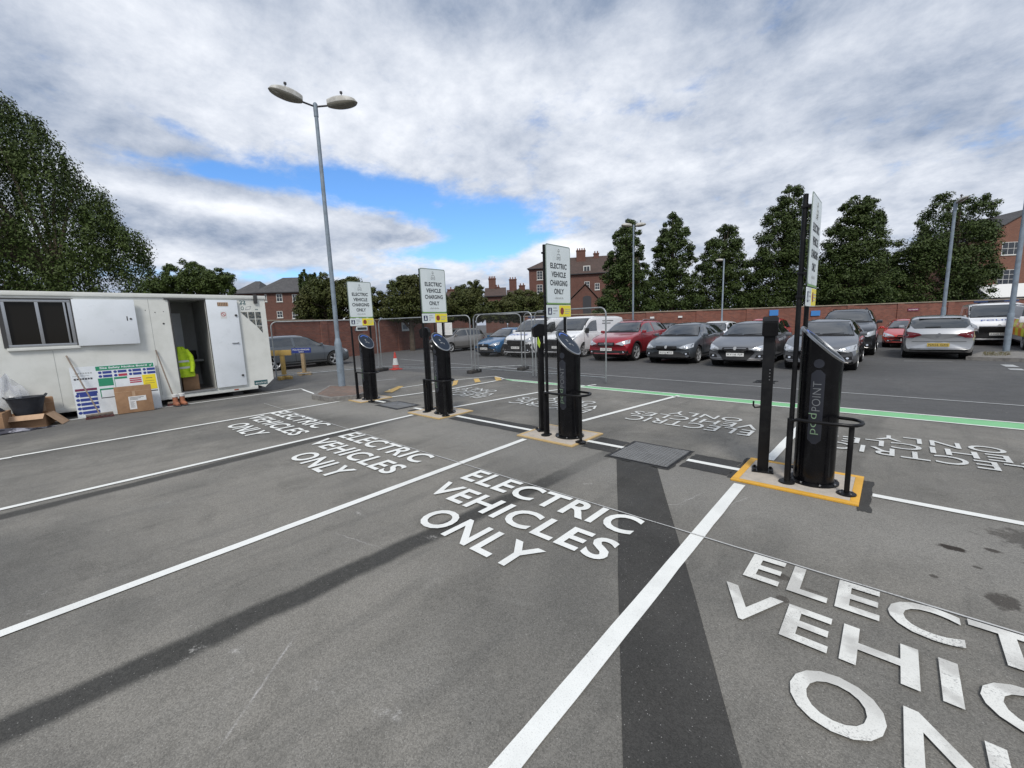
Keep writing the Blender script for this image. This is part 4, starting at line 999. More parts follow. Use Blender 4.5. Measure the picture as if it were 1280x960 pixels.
mb = MB(); mb.box2((0, gy(3.62), .235), (.006, gy(3.95), .355)); lg = mb.build('nameplate', M['mint'], cab)
mb = MB(); put_text(mb, 'envirol', (.0075, gy(3.65), .262), (0, 1, 0), (0, 0, 1), .27, .06, .01); mb.build('nameplate_lettering', M['label_w'], lg, smooth=0, recalc=False)
mb = MB(); mb.box2((.02, gy(3.12), Z0-.0), (.026, gy(3.22), Z0+.03)); mb.build('reflector', M['red_lamp'], cab)
mb = MB(); mb.box2((0, gy(3.84), 2.48), (.05, gy(3.93), 2.72), .01); mb.build('lifting_hinge', M['grime'], cab)
mb = MB(); mb.box((-1.45, -1.62, 1.13), (.3, .30, .25), bevel=.02); mb.lathe([(.08, 1.0), (.06, 1.24)], (-1.35, -1.88, 0), 12)
tag(mb.build('kettle_and_microwave', M['black'], loc=(-13.1, 4.12, 0)), 'black kitchen appliances on the worktop inside the cabin', 'appliance')
# hi-vis jacket
M['hv'] = worn('hi_vis_cloth', (.52, .72, .02), (.36, .55, .01), 9, .4, .65, rough=.7)
M['reflect'] = mat('reflective_tape', (.6, .62, .60), .35)
jk = thing('hi_vis_jacket', 'fluorescent yellow jacket hanging inside the cabin doorway', 'jacket', (-13.42, 6.12-4.0, .62))
def cloth(ncol, nrow, f): 
    mb = MB(); g = [[mb.bm.verts.new(f(i/ncol, j/nrow)) for i in range(ncol+1)] for j in range(nrow+1)]
    for a, b in zip(g, g[1:]):
        for i in range(ncol): mb.bm.faces.new((a[i], a[i+1], b[i+1], b[i]))
    return mb
def jf(u, v):
    w = .17 + .13*math.sin(min(1, (1-v)*2.2)*math.pi/2) - .05*v; a = 2*math.pi*u
    return (.10*math.cos(a)*(1.1-.4*v) + .015*math.sin(7*a+v*4), w*math.sin(a)*.85*(1-.35*max(0, v-.8)*4) + .01*math.sin(5*a), v*.78)
mb = cloth(28, 16, jf); mb.build('jacket_body', M['hv'], jk)
for s in (-1, 1):
    mb = MB(); mb.tube([(0, s*.12, .68), (.05, s*.20, .52), (.07, s*.22, .30), (.10, s*.18, .12)], [.065, .062, .055, .05], 12); mb.build('sleeve', M['hv'], jk)
for z in (.22, .38):
    mb = MB(); g = []
    for dz in (0, .05): g.append([mb.bm.verts.new(Vector(jf(u/28, (z+dz)/.78))*1.0 + Vector((jf(u/28, .4)[0]*.04, jf(u/28, .4)[1]*.03, 0))) for u in range(28)])
    for k in range(28): mb.bm.faces.new((g[0][k], g[0][(k+1) % 28], g[1][(k+1) % 28], g[1][k]))
    mb.build('reflective_band', M['reflect'], jk)
mb = MB(); mb.box((0, 0, .20), (.36, .34, .40), bevel=.004)
tag(mb.build('cardboard_box', M['card'], loc=(-13.65, 2.28, .26)), 'small cardboard box just inside the open cabin door under the jacket', 'box')

# ------------------------------------------------------------------ notice board leaning on the cabin
M['nb_green'] = mat('notice_green', (.015, .22, .11), .4); M['nb_blue'] = mat('notice_blue', (.02, .04, .22), .4); M['nb_yellow'] = mat('notice_yellow', (.72, .58, .02), .4)
M['nb_red'] = mat('notice_crimson', (.38, .03, .06), .4); M['nb_white'] = worn('notice_white', (.66, .70, .72), (.6, .63, .66), 3, .4, .7, rough=.3); M['nb_maroon'] = mat('notice_maroon', (.16, .02, .06), .4)
W_, H_ = 1.41, 1.10
nb = thing('notice_board', 'white site safety notice board leaning against the cabin front', 'notice board', (-12.84, .14, 0.0))
lean = Matrix.Rotation(R(-11), 4, 'Y')
def NB(u, v, d=0.0):  # u along, v up the board
    return lean @ Vector((d, u, v))
def nbx(name, m_, rects, d=.0075, par=None):
    out = []
    if name in ('blue_strip', 'red_strip', 'green_panel', 'dark_rule') and len(rects) > 1: return [nbx(name, m_, [q], d, par) for q in rects]
    mb = MB()
    for (u0, u1, v0, v1) in rects: mb.prism([NB(u0*W_, v0*H_, d-.003), NB(u1*W_, v0*H_, d-.003), NB(u1*W_, v1*H_, d-.003), NB(u0*W_, v1*H_, d-.003)], NB(0, 0, .003))
    return mb.build(name, m_, par or nb, smooth=0)
nbx('board', M['nb_white'], [(0, 1, 0, 1)], .004)
nbx('green_header', M['nb_green'], [(.285, .985, .90, .985)])
mb = MB(); put_text(mb, 'Site Safety Notice Board', NB(.33*W_, .915*H_, .009), NB(1, 0, 0), NB(0, 1, 0), .57*W_, .052*H_, .03); put_text(mb, '\u2713', NB(.93*W_, .915*H_, .009), NB(1, 0, 0), NB(0, 1, 0), .035*W_, .055*H_, .03)
mb.build('header_lettering', M['nb_white'], nb, smooth=0, recalc=False)
bl = []; rd = []
for c in range(4):
    for r_ in range(2):
        u = .30+c*.178; v = .83-r_*.075
        (rd if (c, r_) == (1, 1) else bl).append((u+.055, u+.16, v, v+.05))
nbx('blue_strip', M['nb_blue'], bl + [(.06, .25, .40-k*.085, .455-k*.085) for k in range(5)] + [(.03, .26, .455, .50)])
nbx('red_strip', M['nb_red'], rd + [(.655, .80, .67, .695), (.655, .80, .63, .655), (.655, .80, .59, .615)])
nbx('maroon_strip', M['nb_maroon'], [(.02, .26, .52, .565)])
nbx('green_panel', M['nb_green'], [(.29, .46, .58, .74), (.29, .46, .50, .53), (.29, .30, .36, .5), (.475, .63, .70, .74), (.475, .48, .5, .7)])
nbx('yellow_panel', M['nb_yellow'], [(.815, .985, .42, .74)])
nbx('dark_rule', M['ink'], [(.29, .46, .335, .35), (.815, .985, .375, .395), (.86, .94, .66, .67), (.84, .96, .60, .606), (.84, .96, .55, .556)], .0085)
nbx('name_lettering', M['ink'], [(.03+k*.03, .03+k*.03+.022, .74+(k % 2)*.005, .775) for k in range(7)] )
nbx('pale_lettering', M['sign_line'], [(.05+k*.028, .05+k*.028+.018, .86, .885) for k in range(7)] + [(.02, .2, .82, .826)])
mb = MB()
for c in range(4):
    for r_ in range(2):
        p = NB((.30+c*.178+.025)*W_, (.83-r_*.075+.025)*H_, .006)
        ctr = mb.bm.verts.new(p); rg = [mb.bm.verts.new(p + NB(.030*math.cos(2*math.pi*k/14), .030*math.sin(2*math.pi*k/14), 0)) for k in range(14)]
        for k in range(14): mb.bm.faces.new((ctr, rg[k], rg[(k+1) % 14]))
for r_ in range(5):
    p = NB(.035*W_, (.43-r_*.085)*H_, .006)
    ctr = mb.bm.verts.new(p); rg = [mb.bm.verts.new(p + NB(.032*math.cos(2*math.pi*k/14), .032*math.sin(2*math.pi*k/14), 0)) for k in range(14)]
    for k in range(14): mb.bm.faces.new((ctr, rg[k], rg[(k+1) % 14]))
mb.build('pictogram_disc', M['nb_blue'], nb, smooth=0)

def carton(name, label, c, size, rz, tilt=0.0, open_=False, group=None, label_patch=False):
    r = thing(name, label, 'box', c, rz, group); w, d, h = size
    mb = MB()
    Rm = Matrix.Rotation(tilt, 4, 'Y')
    if not open_:
        mb.box((0, 0, 0), (w, d, h), bevel=.006)
        for v in mb.bm.verts: v.co = Rm @ (v.co + Vector((0, 0, h/2))) 
        mb.build('carton', M['card'], r)
        mb = MB(); mb.box((w/2+.001, 0, h*.80), (.002, d*.98, .006)); mb.box((w/2+.001, 0, h*.6), (.003, .05, h*.0+.4*h)); 
        for v in mb.bm.verts: v.co = Rm @ v.co
        mb.build('tape', M['card_in'], r, smooth=0)
    else:
        t_ = .006
        for a, b in (((-w/2, -d/2, 0), (w/2, d/2, t_)), ((-w/2, -d/2, 0), (-w/2+t_, d/2, h)), ((w/2-t_, -d/2, 0), (w/2, d/2, h)), ((-w/2, -d/2, 0), (w/2, -d/2+t_, h)), ((-w/2, d/2-t_, 0), (w/2, d/2, h))): mb.box2(a, b)
        mb.build('carton', M['card'], r)
        for sx, an in ((1, 35), (-1, -60)):
            mb = MB(); mb.box((sx*h*.28*1, 0, 0), (h*.56, d*.98, .005)); Q = Matrix.Rotation(R(an if sx > 0 else an), 4, 'Y')
            for v in mb.bm.verts: v.co = Q @ v.co + Vector((sx*w/2, 0, h))
            mb.build('flap', M['card_in'], r)
        mb = MB(); mb.box((0, d*.28, 0), (w*.96, d*.5, .005)); Q = Matrix.Rotation(R(-50), 4, 'X')
        for v in mb.bm.verts: v.co = Q @ v.co + Vector((0, d/2, h))
        mb.build('flap', M['card_in'], r)
    if label_patch:
        mb = MB(); mb.box2((w/2, -.10, h*.42), (w/2+.003, .20, h*.60)); mb.box2((w/2, -.10, h*.12), (w/2+.003, .02, h*.42))
        for v in mb.bm.verts: v.co = Rm @ v.co
        lb = mb.build('paper_label', M['label_w'], r)
        mb = MB()
        for k in range(3): mb.box2((w/2+.003, -.08, h*(.55-.04*k)), (w/2+.004, .16-.05*k, h*(.565-.04*k)))
        for k in range(7): mb.box2((w/2+.003, -.08, h*(.40-.035*k)), (w/2+.004, .0-.02*(k % 2), h*(.41-.035*k)))
        for v in mb.bm.verts: v.co = Rm @ v.co
        mb.build('label_print', M['ink'], lb, smooth=0)
    return r
carton('cardboard_box', 'large brown cardboard box with white label standing in front of the notice board', (-12.62, 1.06, 0), (.22, .62, .60), R(-3), R(-5), label_patch=True)
carton('cardboard_box', 'open brown cardboard box on the ground under the black tub', (-12.55, -.55, 0), (.45, .62, .26), R(-14), open_=True)
carton('cardboard_box', 'flat brown carton at the left edge with a black bag on top', (-12.35, -1.12, 0), (.5, .7, .38), R(-10), label_patch=False)
carton('cardboard_box', 'tall brown carton against the cabin behind the black tub', (-12.9, -.32, 0), (.2, .3, .52), R(5))
# tub
M['rubber'] = worn('black_rubber', (.02, .023, .03), (.035, .04, .05), 6, .4, .7, rough=.6)
tb = thing('rubber_tub', 'black flexible rubber tub standing among the cardboard boxes', 'tub', (-12.62, -.52, .24), R(10))
mb = MB(); mb.lathe([(.19, 0), (.21, .05), (.225, .15), (.25, .26), (.285, .38), (.30, .385), (.285, .39), (.24, .26), (.20, .05)], n=32, sx=.9, sy=1.1, cap=True); mb.build('tub_body', M['rubber'], tb)
for s in (-1, 1):
    mb = MB(); mb.tube([(.0-.08, s*.30, .38), (-.05, s*.33, .42), (.05, s*.33, .42), (.08, s*.30, .38)], .013, 8); mb.build('handle', M['rubber'], tb)
tb.scale = (.86, .86, .9)
# black bag / hose coil
bg_ = thing('black_bag', 'soft black bag with a looped cable handle on the carton at the left edge', 'bag', (-12.35, -1.15, .385), R(0))
def bagf(u, v): a = 2*math.pi*u; k = math.sin(math.pi*min(1, v*.5+.03))**.5 if v < .95 else .2; r = (.30*(1-.55*v)+.02*math.sin(5*a+3*v)); return (r*math.cos(a)*.8, r*math.sin(a)*1.15, .02+.24*v+.015*math.sin(3*a))
mb = cloth(26, 10, bagf); mb.bm.faces.new([v for v in list(mb.bm.verts)[-27:-1]]) if False else None
mb.build('bag_body', M['rubber'], bg_)
mb = MB(); mb.tube([(.16, .24*math.cos(R(a))+.06, .08+.26*math.sin(R(a))) for a in range(-10, 191, 12)], .011, 8); mb.build('cable_loop', M['black'], bg_)
# translucent polythene
M['poly'] = mat('polythene', (.72, .74, .78), .25); M['poly'].node_tree.nodes['Principled BSDF'].inputs['Alpha'].default_value = .28
def rag(name, label, cat, c, rx, ry, h, m_, seed, rz=0):
    rr = random.Random(seed); ph = [rr.uniform(0, 6) for _ in range(8)]
    def f(u, v):
        a = 2*math.pi*u; k = 1-v
        e = 1 + .16*math.sin(3*a+ph[0]) + .10*math.sin(7*a+ph[1])
        return (rx*k*e*math.cos(a) + .02*math.sin(13*v+ph[3]), ry*k*e*math.sin(a) + .02*math.sin(11*v+ph[4]), .006 + h*(v**.7)*(1+.35*math.sin(5*a+ph[2]+6*v)) + .02*abs(math.sin(9*a+ph[5]))*k*v*4*h)
    mb = cloth(40, 12, f); o = mb.build(name, m_, smooth=25, loc=c); o.rotation_euler = (0, 0, rz); return tag(o, label, cat)
rag('polythene_bag', 'crumpled clear polythene piled above the black tub against the cabin', 'plastic sheet', (-12.92, -.75, .40), .16, .34, .50, M['poly'], 3)
M['cloth_g'] = worn('grey_cloth', (.30, .30, .34), (.045, .045, .06), 5, .45, .55, rough=.7)
rag('dust_sheet', 'crumpled grey and black sheet lying on the ground before the cartons', 'sheet', (-12.0, -1.05, 0), .17, .72, .085, M['cloth_g'], 9, R(4))
# brooms
M['wood'] = worn('broom_wood', (.25, .20, .16), (.15, .12, .10), 12, .4, .7, rough=.7)
M['bristle'] = worn('red_bristle', (.16, .04, .04), (.06, .03, .03), 40, .4, .6, rough=.9)
def broom(label, top_, foot, hw_, rz):
    foot = Vector(foot); r = thing('broom', label, 'broom', foot, 0, 'brooms leaning on the cabin'); tp = Vector(top_) - foot
    mb = MB(); mb.tube([(0, 0, .09), tp*.5 + Vector((0, 0, .02)), tp], .014, 10); mb.build('handle', M['wood'], r)
    Q = Matrix.Rotation(rz, 4, 'Z')
    mb = MB(); mb.box((0, 0, .085), (.07, hw_, .04), Q, .008); mb.build('broom_head', M['wood'], r)
    mb = MB()
    for i in range(22):
        for j in range(3):
            p = Q @ Vector(((j-1)*.022, (i/21-.5)*hw_*.95, 0)); q = p*1.08; mb.tube([(p.x, p.y, .066), (q.x+random.uniform(-.006, .006), q.y, .003)], .007, 5)
    mb.build('bristles', M['bristle'], r, smooth=0)
broom('broom leaning diagonally across the left half of the notice board', (-13.07, .14, 1.34), (-12.42, .46, 0), .42, R(4))
broom('broom leaning on the cabin between notice board and doorway', (-13.07, 1.62, 1.36), (-12.78, 1.80, 0), .30, R(0))
# orange and white boots by the second broom
M['boot'] = worn('tan_leather', (.32, .12, .06), (.2, .08, .05), 10, .4, .7, rough=.7)
def boots(c, rz):
    r = thing('work_boots', 'pair of tan work boots with white tops by the cabin doorway', 'boots', c, rz)
    for s in (-1, 1):
        mb = MB(); mb.tube([(.0, s*.07, .26), (.0, s*.07, .12), (.02, s*.07, .06)], [.055, .052, .058], 14); mb.tube([(-.03, s*.07, .05), (.06, s*.072, .055), (.14, s*.075, .045), (.19, s*.078, .035)], [.05, .052, .048, .03], 14)
        b = mb.build('boot', M['boot'], r)
        mb = MB(); mb.box((.07, s*.073, .012), (.28, .10, .022), bevel=.01); mb.build('sole', M['rubber'], b)
        mb = MB(); mb.lathe([(.058, .22), (.064, .285), (.05, .28)], (0, s*.07, 0), 16); mb.build('collar', M['label_w'], b)
boots((-12.72, 1.86, 0.0), R(10))
# ------------------------------------------------------------------ fence panels
M['galv'] = worn('galvanised', (.36, .38, .38), (.26, .27, .28), 6, .4, .7, rough=.45, metal=.7)
M['galv_paint'] = worn('grey_post_paint', (.22, .27, .32), (.16, .19, .22), 5, .4, .7, rough=.45, metal=.1)
M['mesh_wire'] = mat('weathered_wire', (.16, .16, .16), .6, .3)
M['foot'] = worn('fence_foot', (.03, .03, .032), (.06, .055, .05), 8, .4, .7, rough=.9)
def fence(p, q, label, h=2.02):
    p = Vector(p[:2]).to_3d(); q = Vector(q[:2]).to_3d(); L = (q-p).length; rz = math.atan2((q-p).y, (q-p).x)
    r = thing('mesh_fence', label, 'fence', p, rz, 'temporary mesh fence panels')
    z0, z1 = .12, h; e = .035; rad = .18
    pts = [(e, 0, z0-.06), (e, 0, z1-rad)] + [(e+rad-rad*math.cos(R(a)), 0, z1-rad+rad*math.sin(R(a))) for a in (20, 45, 70, 90)] + [(L-e-rad+rad*math.sin(R(a)), 0, z1-rad+rad*math.cos(R(a))) for a in (0, 20, 45, 70)] + [(L-e, 0, z1-rad), (L-e, 0, z0-.06)]
    mb = MB(); mb.tube(pts, .021, 10); mb.tube([(e, 0, z0+.05), (L-e, 0, z0+.05)], .016, 8)
    mb.build('frame', M['galv'], r)
    mb = MB(); n = int(L/.036); w = .0007
    for i in range(1, n):
        x = e + (L-2*e)*i/n; zt = z1 - .03 - max(0, rad-min(x-e, L-e-x))*.5; mb.box2((x-w, -w, z0+.05), (x+w, w, zt))
    for k in range(1, 9): z = z0+.05+(z1-z0-.1)*k/9; mb.box2((e, -w, z-w), (L-e, w, z+w))
    mb.build('mesh_infill', M['mesh_wire'], r, smooth=0)
    return r
def foot(c, rz, label):
    mb = MB(); mb.box((0, 0, .06), (.22, .62, .12), bevel=.025)
    mb.box((0, 0, .125), (.09, .30, .012))
    o = mb.build('rubber_block', M['foot'], loc=(c[0], c[1], 0)); o.rotation_euler = (0, 0, rz); return tag(o, label, 'fence base', 'rubber fence bases')
f1, f2, f3, f4, f5 = G(477, 464), G(593, 466), G(654, 462.5), G(759, 480), G(345, 476)
mid = f2 + (f4-f2)*.52
dr1 = (f2-f1).normalized()
fence(f5, f1 - (f1-f5).normalized()*.05, 'mesh fence panel beside the cabin end, behind the wooden posts')
fence(f1, f2 - dr1*.05, 'mesh fence panel with two white notices, behind the two farthest signs')
fence(f2 + Vector((.05, .12, 0)), f3, 'mesh fence panel set back in front of the white police van')
fence(f2 + Vector((.06, -.02, 0)), mid, 'mesh fence panel ending behind the sign in front of the white van')
fence(mid + Vector((.05, 0, 0)), f4, 'mesh fence panel with its free end before the dark red crossover')
fence(f3 + Vector((.06, .03, 0)), f3 + Vector((2.3, -.5, 0)), 'mesh fence panel partly hidden behind the tagged cable post')
for c, a, l in ((f1, .35, 'dark fence base nearest the traffic cone'), (f2, .2, 'dark fence base in front of the blue hatchback'), (f3, .3, 'dark fence base in front of the white police van')): foot(c, a, l)
nt = thing('paper_notice', 'pair of white paper notices hung on the fence by the third charger', 'notice', f1 + (f2-f1)*.66 + Vector((.0, -.035, 1.35)), math.atan2(dr1.y, dr1.x), None)
for x in (0, .33):
    mb = MB(); mb.box2((x, -.004, 0), (x+.30, .002, .44)); pg = mb.build('paper_sheet', M['label_w'], nt)
    mb = MB()
    for k in range(8): mb.box2((x+.03, -.006, .37-k*.045), (x+.27-.05*(k % 3), -.004, .375-k*.045))
    mb.build('print', M['sign_line'], pg, smooth=0)
# cone
M['cone_red'] = worn('cone_plastic', (.55, .05, .035), (.40, .05, .04), 8, .4, .7, rough=.5)
cn = thing('traffic_cone', 'red and white traffic cone standing by the fence base', 'traffic cone', G(495, 462))
mb = MB(); mb.lathe([(.14, .03), (.028, .70), (.022, .705)], n=28); mb.build('cone_body', M['cone_red'], cn)
mb = MB(); mb.lathe([(.117, .19), (.070, .46), (.068, .46)], n=28, cap=False)
for v in mb.bm.verts: v.co.x *= 1.03; v.co.y *= 1.03
mb.build('reflective_sleeve', M['reflect'], cn)
mb = MB(); mb.box((0, 0, .018), (.38, .38, .036), bevel=.012); mb.build('base', M['cone_red'], cn)
# wooden T posts
M['pale_wood'] = worn('painted_yellow_timber', (.50, .33, .09), (.36, .24, .09), 9, .4, .7, rough=.7)
M['pine'] = worn('bare_timber', (.36, .26, .14), (.26, .19, .11), 9, .4, .7, rough=.8)
def tpost(px, label, m_board, rz, wood, h=1.02):
    r = thing('timber_sign_post', label, 'sign post', px, rz, 'timber sign posts by the cabin')
    mb = MB(); mb.box2((-.06, -.05, .10), (.06, .05, h-.02), .005); mb.build('post', wood, r)
    mb = MB(); mb.box2((-.38, -.07, h-.17), (.38, -.045, h+.02), .004); b = mb.build('board', m_board, r)
    if m_board is M['nb_blue']:
        mb = MB(); put_text(mb, 'POLICE VEHICLES', (-.33, -.072, h-.07), (1, 0, 0), (0, 0, 1), .66, .05, .02); put_text(mb, 'ONLY', (-.1, -.072, h-.15), (1, 0, 0), (0, 0, 1), .2, .05, .02); mb.build('lettering', M['label_w'], b, smooth=0, recalc=False)
    mb = MB(); mb.box2((-.28, -.05, 0), (.28, .05, .10), .004); mb.build('foot', wood, r)
    mb = MB(); mb.box2((-.05, -.28, .0), (.05, -.051, .098), .004); mb.box2((-.05, .051, .0), (.05, .28, .098), .004); mb.build('foot', wood, r)
    return r
tpost(G(356, 474), 'yellow-painted timber T post with a yellow board beside the cabin end', M['sign_yellow'] if False else M['pale_wood'], R(38), M['pale_wood'])
tpost(G(381, 468.5), 'bare timber T post with a blue lettered board, right of the yellow one', M['nb_blue'], R(38), M['pine'])
# kerbed islands
M['kerb'] = worn('kerb_stone', (.21, .20, .185), (.12, .115, .11), 7, .4, .7, rough=.9, bump=.2, bscale=60)
def bricks(name, c1, c2, mortar, scale, offset_xy=False, mixn=.5, bw=.225, bh=.075):
    mt = mat(name, c1, .9); t = NT(mt.node_tree); b = t.n['Principled BSDF']
    v = t.new('ShaderNodeTexCoord').outputs['Object']; s = t.sep(v)
    vec = t.comb(s[0], s[1]) if offset_xy else t.comb(t.m('ADD', s[0], s[1]), s[2])
    br = t.new('ShaderNodeTexBrick'); t.put(br.inputs['Vector'], vec); br.inputs['Scale'].default_value = scale
    br.inputs['Color1'].default_value = (*c1, 1); br.inputs['Color2'].default_value = (*c2, 1); br.inputs['Mortar'].default_value = (*mortar, 1)
    br.inputs['Mortar Size'].default_value = .008; br.inputs['Brick Width'].default_value = bw; br.inputs['Row Height'].default_value = bh; br.inputs['Bias'].default_value = -.1
    n = t.noise(v, 1.1, 5, .65); n2 = t.noise(v, 7, 4, .6)
    c = t.mix(t.m('MULTIPLY', t.ramp(n, .4, .7), mixn), br.outputs['Color'], tuple(q*.5 for q in c1))
    c = t.mix(t.m('MULTIPLY', t.ramp(n2, .52, .7), .35), c, tuple(min(1, q*1.5+.03) for q in c2))
    t.put(b.inputs['Base Color'], c)
    t.put(b.inputs['Normal'], t.bump(br.outputs['Fac'], .3, .006)); return mt
M['pavers'] = bricks('brick_paving', (.20, .13, .10), (.15, .12, .10), (.10, .09, .08), 1, True, .4, .2, .1)
M['grass_dry'] = worn('dry_grass', (.16, .15, .06), (.10, .07, .05), 12, .4, .7, rough=.95)
def island(name, pts, label, h=.11, top=None):
    pts = [Vector((p[0], p[1], 0)) for p in pts]; c = sum(pts, Vector())/len(pts)
    r = thing(name, label, 'kerb island', c); loc = [p-c for p in pts]
    inner = [p*(1-.13/max(p.length, .3)) for p in loc]
    mb = MB(); n = len(loc)
    for i in range(n):
        j = (i+1) % n; mb._faces([loc[i], loc[j], loc[j]+Vector((0, 0, h)), loc[i]+Vector((0, 0, h)), inner[j]+Vector((0, 0, h)), inner[i]+Vector((0, 0, h))], [(0, 1, 2, 3), (3, 2, 4, 5)])
    mb.build('kerb', M['kerb'], r, smooth=0)
    mb = MB(); mb.sheet([p+Vector((0, 0, h-.004)) for p in inner]); mb.build('paving', top or M['pavers'], r, smooth=0)
    return r
island('kerb_island', [G(390, 499), G(412, 503), G(446, 500), G(470, 492), G(452, 486), G(412, 486.5)], 'low kerbed island of brick paving around the foot of the double-headed lamp post')
island('kerb_island', [G(1207, 450), G(1290, 453), G(1340, 455), G(1340, 447), G(1270, 443), G(1226, 443.5)], 'kerbed island with patchy dry grass under the right-hand lamp post', top=M['kerb'])
mb = MB()
for k in range(420):
    c = G(random.uniform(1228, 1262), random.uniform(444.5, 449)); a = random.uniform(0, 6.3); hh = random.uniform(.02, .09); w = .012
    c.z = .105; mb._faces([c, c+Vector((w*math.cos(a), w*math.sin(a), 0)), c+Vector((random.uniform(-.04, .04), random.uniform(-.04, .04), hh))], [(0, 1, 2)])
tag(mb.build('dry_grass', M['grass_dry'], smooth=0), 'dry grass on the kerb island', kind='stuff')

# ------------------------------------------------------------------ lamp posts
M['lantern'] = worn('lantern_shell', (.50, .50, .47), (.34, .33, .30), 6, .35, .6, rough=.5)
M['lantern_glass'] = mat('lantern_bowl', (.16, .15, .12), .25, coat=.5)
M['dark_metal'] = mat('dark_metal', (.05, .05, .055), .5, .3)
def lantern(r, base, yaw, tilt, L=.78, W=.36, H=.30):
    Q = Matrix.Translation(base) @ Matrix.Rotation(yaw, 4, 'Z') @ Matrix.Rotation(-tilt, 4, 'Y')
    def shell(z_f, mname, m_, name, par, sc=1.0):
        mb = MB(); nx_, ny_ = 14, 12; g = []
        for i in range(nx_+1):
            u = i/nx_; x = L*u; w = W/2*(.42+.58*min(1, u*2.6)**.7)*math.sqrt(max(0.02, 1-max(0, (u-.62)/.38)**2.4)); g.append([mb.bm.verts.new((x, w*math.cos(math.pi*j/ny_), z_f(u, math.sin(math.pi*j/ny_)))) for j in range(ny_+1)])
        for a, b in zip(g, g[1:]):
            for j in range(ny_): mb.bm.faces.new((a[j], a[j+1], b[j+1], b[j]))
        mb.bm.faces.new(g[0]); mb.bm.faces.new(g[-1][::-1])
        for v in mb.bm.verts: v.co = Q @ v.co
        return mb.build(name, m_, par)
    ls = shell(lambda u, s: .02 + H*.55*s**.6*math.sin(math.pi*min(1, .18+u*.82))**.5, '', M['lantern'], 'lantern', r)
    shell(lambda u, s: .018 - H*.34*s**.6*math.sin(math.pi*min(1, .1+u*.9))**.6, '', M['lantern_glass'], 'lantern_bowl', ls)
    mb = MB(); mb.lathe([(.012, 0), (.012, .07), (.035, .08), (.035, .12), (.02, .13)], (L*.5, 0, .02+H*.5), 12)
    for v in mb.bm.verts: v.co = Q @ v.co
    mb.build('photocell', M['dark_metal'], ls)
def lamp_post(c, h, label, heads, base_h=1.32, rb=.095, rt=.045, r1=.06, arm=.32, sc=1.0, zoff=0, group='car park lamp posts', metal='galv_paint'):
    r = thing('lamp_post', label, 'lamp post', (c[0], c[1], zoff), group=group)
    mb = MB(); mb.lathe([(rb, 0), (rb, base_h-.05), (rb*.98, base_h), (r1*1.15, base_h+.10), (r1*1.02, base_h+.13)], n=20); 
    s = mb.build('base_section', M[metal], r)
    mb = MB(); mb.lathe([(rb+.003, .5), (rb+.003, 1.0)], n=20, cap=False); bmesh.ops.delete(mb.bm, geom=[v for v in mb.bm.verts if v.co.y > -.03], context='VERTS'); mb.build('access_door', M[metal], s)
    mb = MB(); mb.lathe([(r1, base_h+.12), (rt, h), (rt*.6, h+.02)], n=16); mb.lathe([(rt*1.25, h-.32), (rt*1.25, h-.02)], n=16); mb.build('pole', M[metal], r)
    for yaw, tilt in heads:
        mb = MB(); d = Vector((math.cos(yaw), math.sin(yaw), math.tan(tilt))); mb.tube([Vector((0, 0, h-.08)), Vector((0, 0, h-.08)) + d*arm], .022, 10); mb.build('arm', M['dark_metal'], r)
        lantern(r, Vector((0, 0, h-.08)) + d*arm, yaw, tilt, L=.76*sc, W=.32*sc, H=.32*sc)
    return r
# heads of the left lamp point across the view: one towards the cabin side, one away
side = math.atan2(CR.y, CR.x)
lamp_post(G(428, 487), 7.47, 'tall double-headed grey lamp post on the kerb island by the farthest charger', [(side+math.pi+.75, R(4)), (side-.15+.2, R(4))])
lamp_post(G(791, 434), 7.05, 'slim lamp post rising behind the dark red crossover', [(side+math.pi, R(6)), (side, R(6))], .3, .07, .04, .055, .12, .8)
lamp_post(G(901, 432.5), 4.75, 'short slim lamp post with one small head behind the mid-grey hatchback', [(side+math.pi-.3, R(3))], .3, .05, .035, .045, .05, .5)
lamp_post(G(1174, 436), 5.85, 'thick grey lamp post behind the silver hatchback, seen end-on', [(math.atan2(CF.y, CF.x)+math.pi, R(18))], 1.6, .080, .048, .062, .05, .55)
lamp_post(G(1257, 442.5), 7.2, 'thick grey lamp post on the kerb island at the right edge before the police van', [(side, R(4))], 1.3, .088, .05, .075, .1, .8, zoff=0)
lamp_post((-27.0, 20.5), 5.15, 'dark lamp head poking above the bushes between the two left signs', [(side+math.pi+.1, R(0)), (side, 0)], .5, .06, .035, .05, .02, 1.2, metal='dark_metal')

# ------------------------------------------------------------------ brick boundary walls
M['brick'] = bricks('boundary_brick', (.25, .088, .058), (.15, .054, .040), (.15, .11, .09), 1.0, mixn=.55)
M['coping'] = worn('coping_stone', (.30, .25, .19), (.18, .16, .13), 3, .4, .7, rough=.9)
def wall(p, q, h, label, every=3.4, side_=-1, h2=None):
    p = Vector(p[:2]).to_3d(); q = Vector(q[:2]).to_3d(); L = (q-p).length; rz = math.atan2((q-p).y, (q-p).x)
    r = thing('brick_wall', label, 'wall', p, rz, 'brick boundary walls')
    mb = MB(); mb.box2((0, 0, 0), (L, .24, h)); mb.build('brickwork', M['brick'], r)
    mb = MB(); mb.box2((-.05, -.05, h), (L+.05, .29, h+.07), .012); mb.build('coping', M['coping'], r)
    k = every*.5
    while k < L-.3:
        mb = MB(); mb.box2((k-.22, -.06, 0), (k+.22, -.001, h-.002)); mb.build('pier', M['brick'], r); k += every
    return r
wA1, wA2 = G(300, 462), G(592, 427.5)
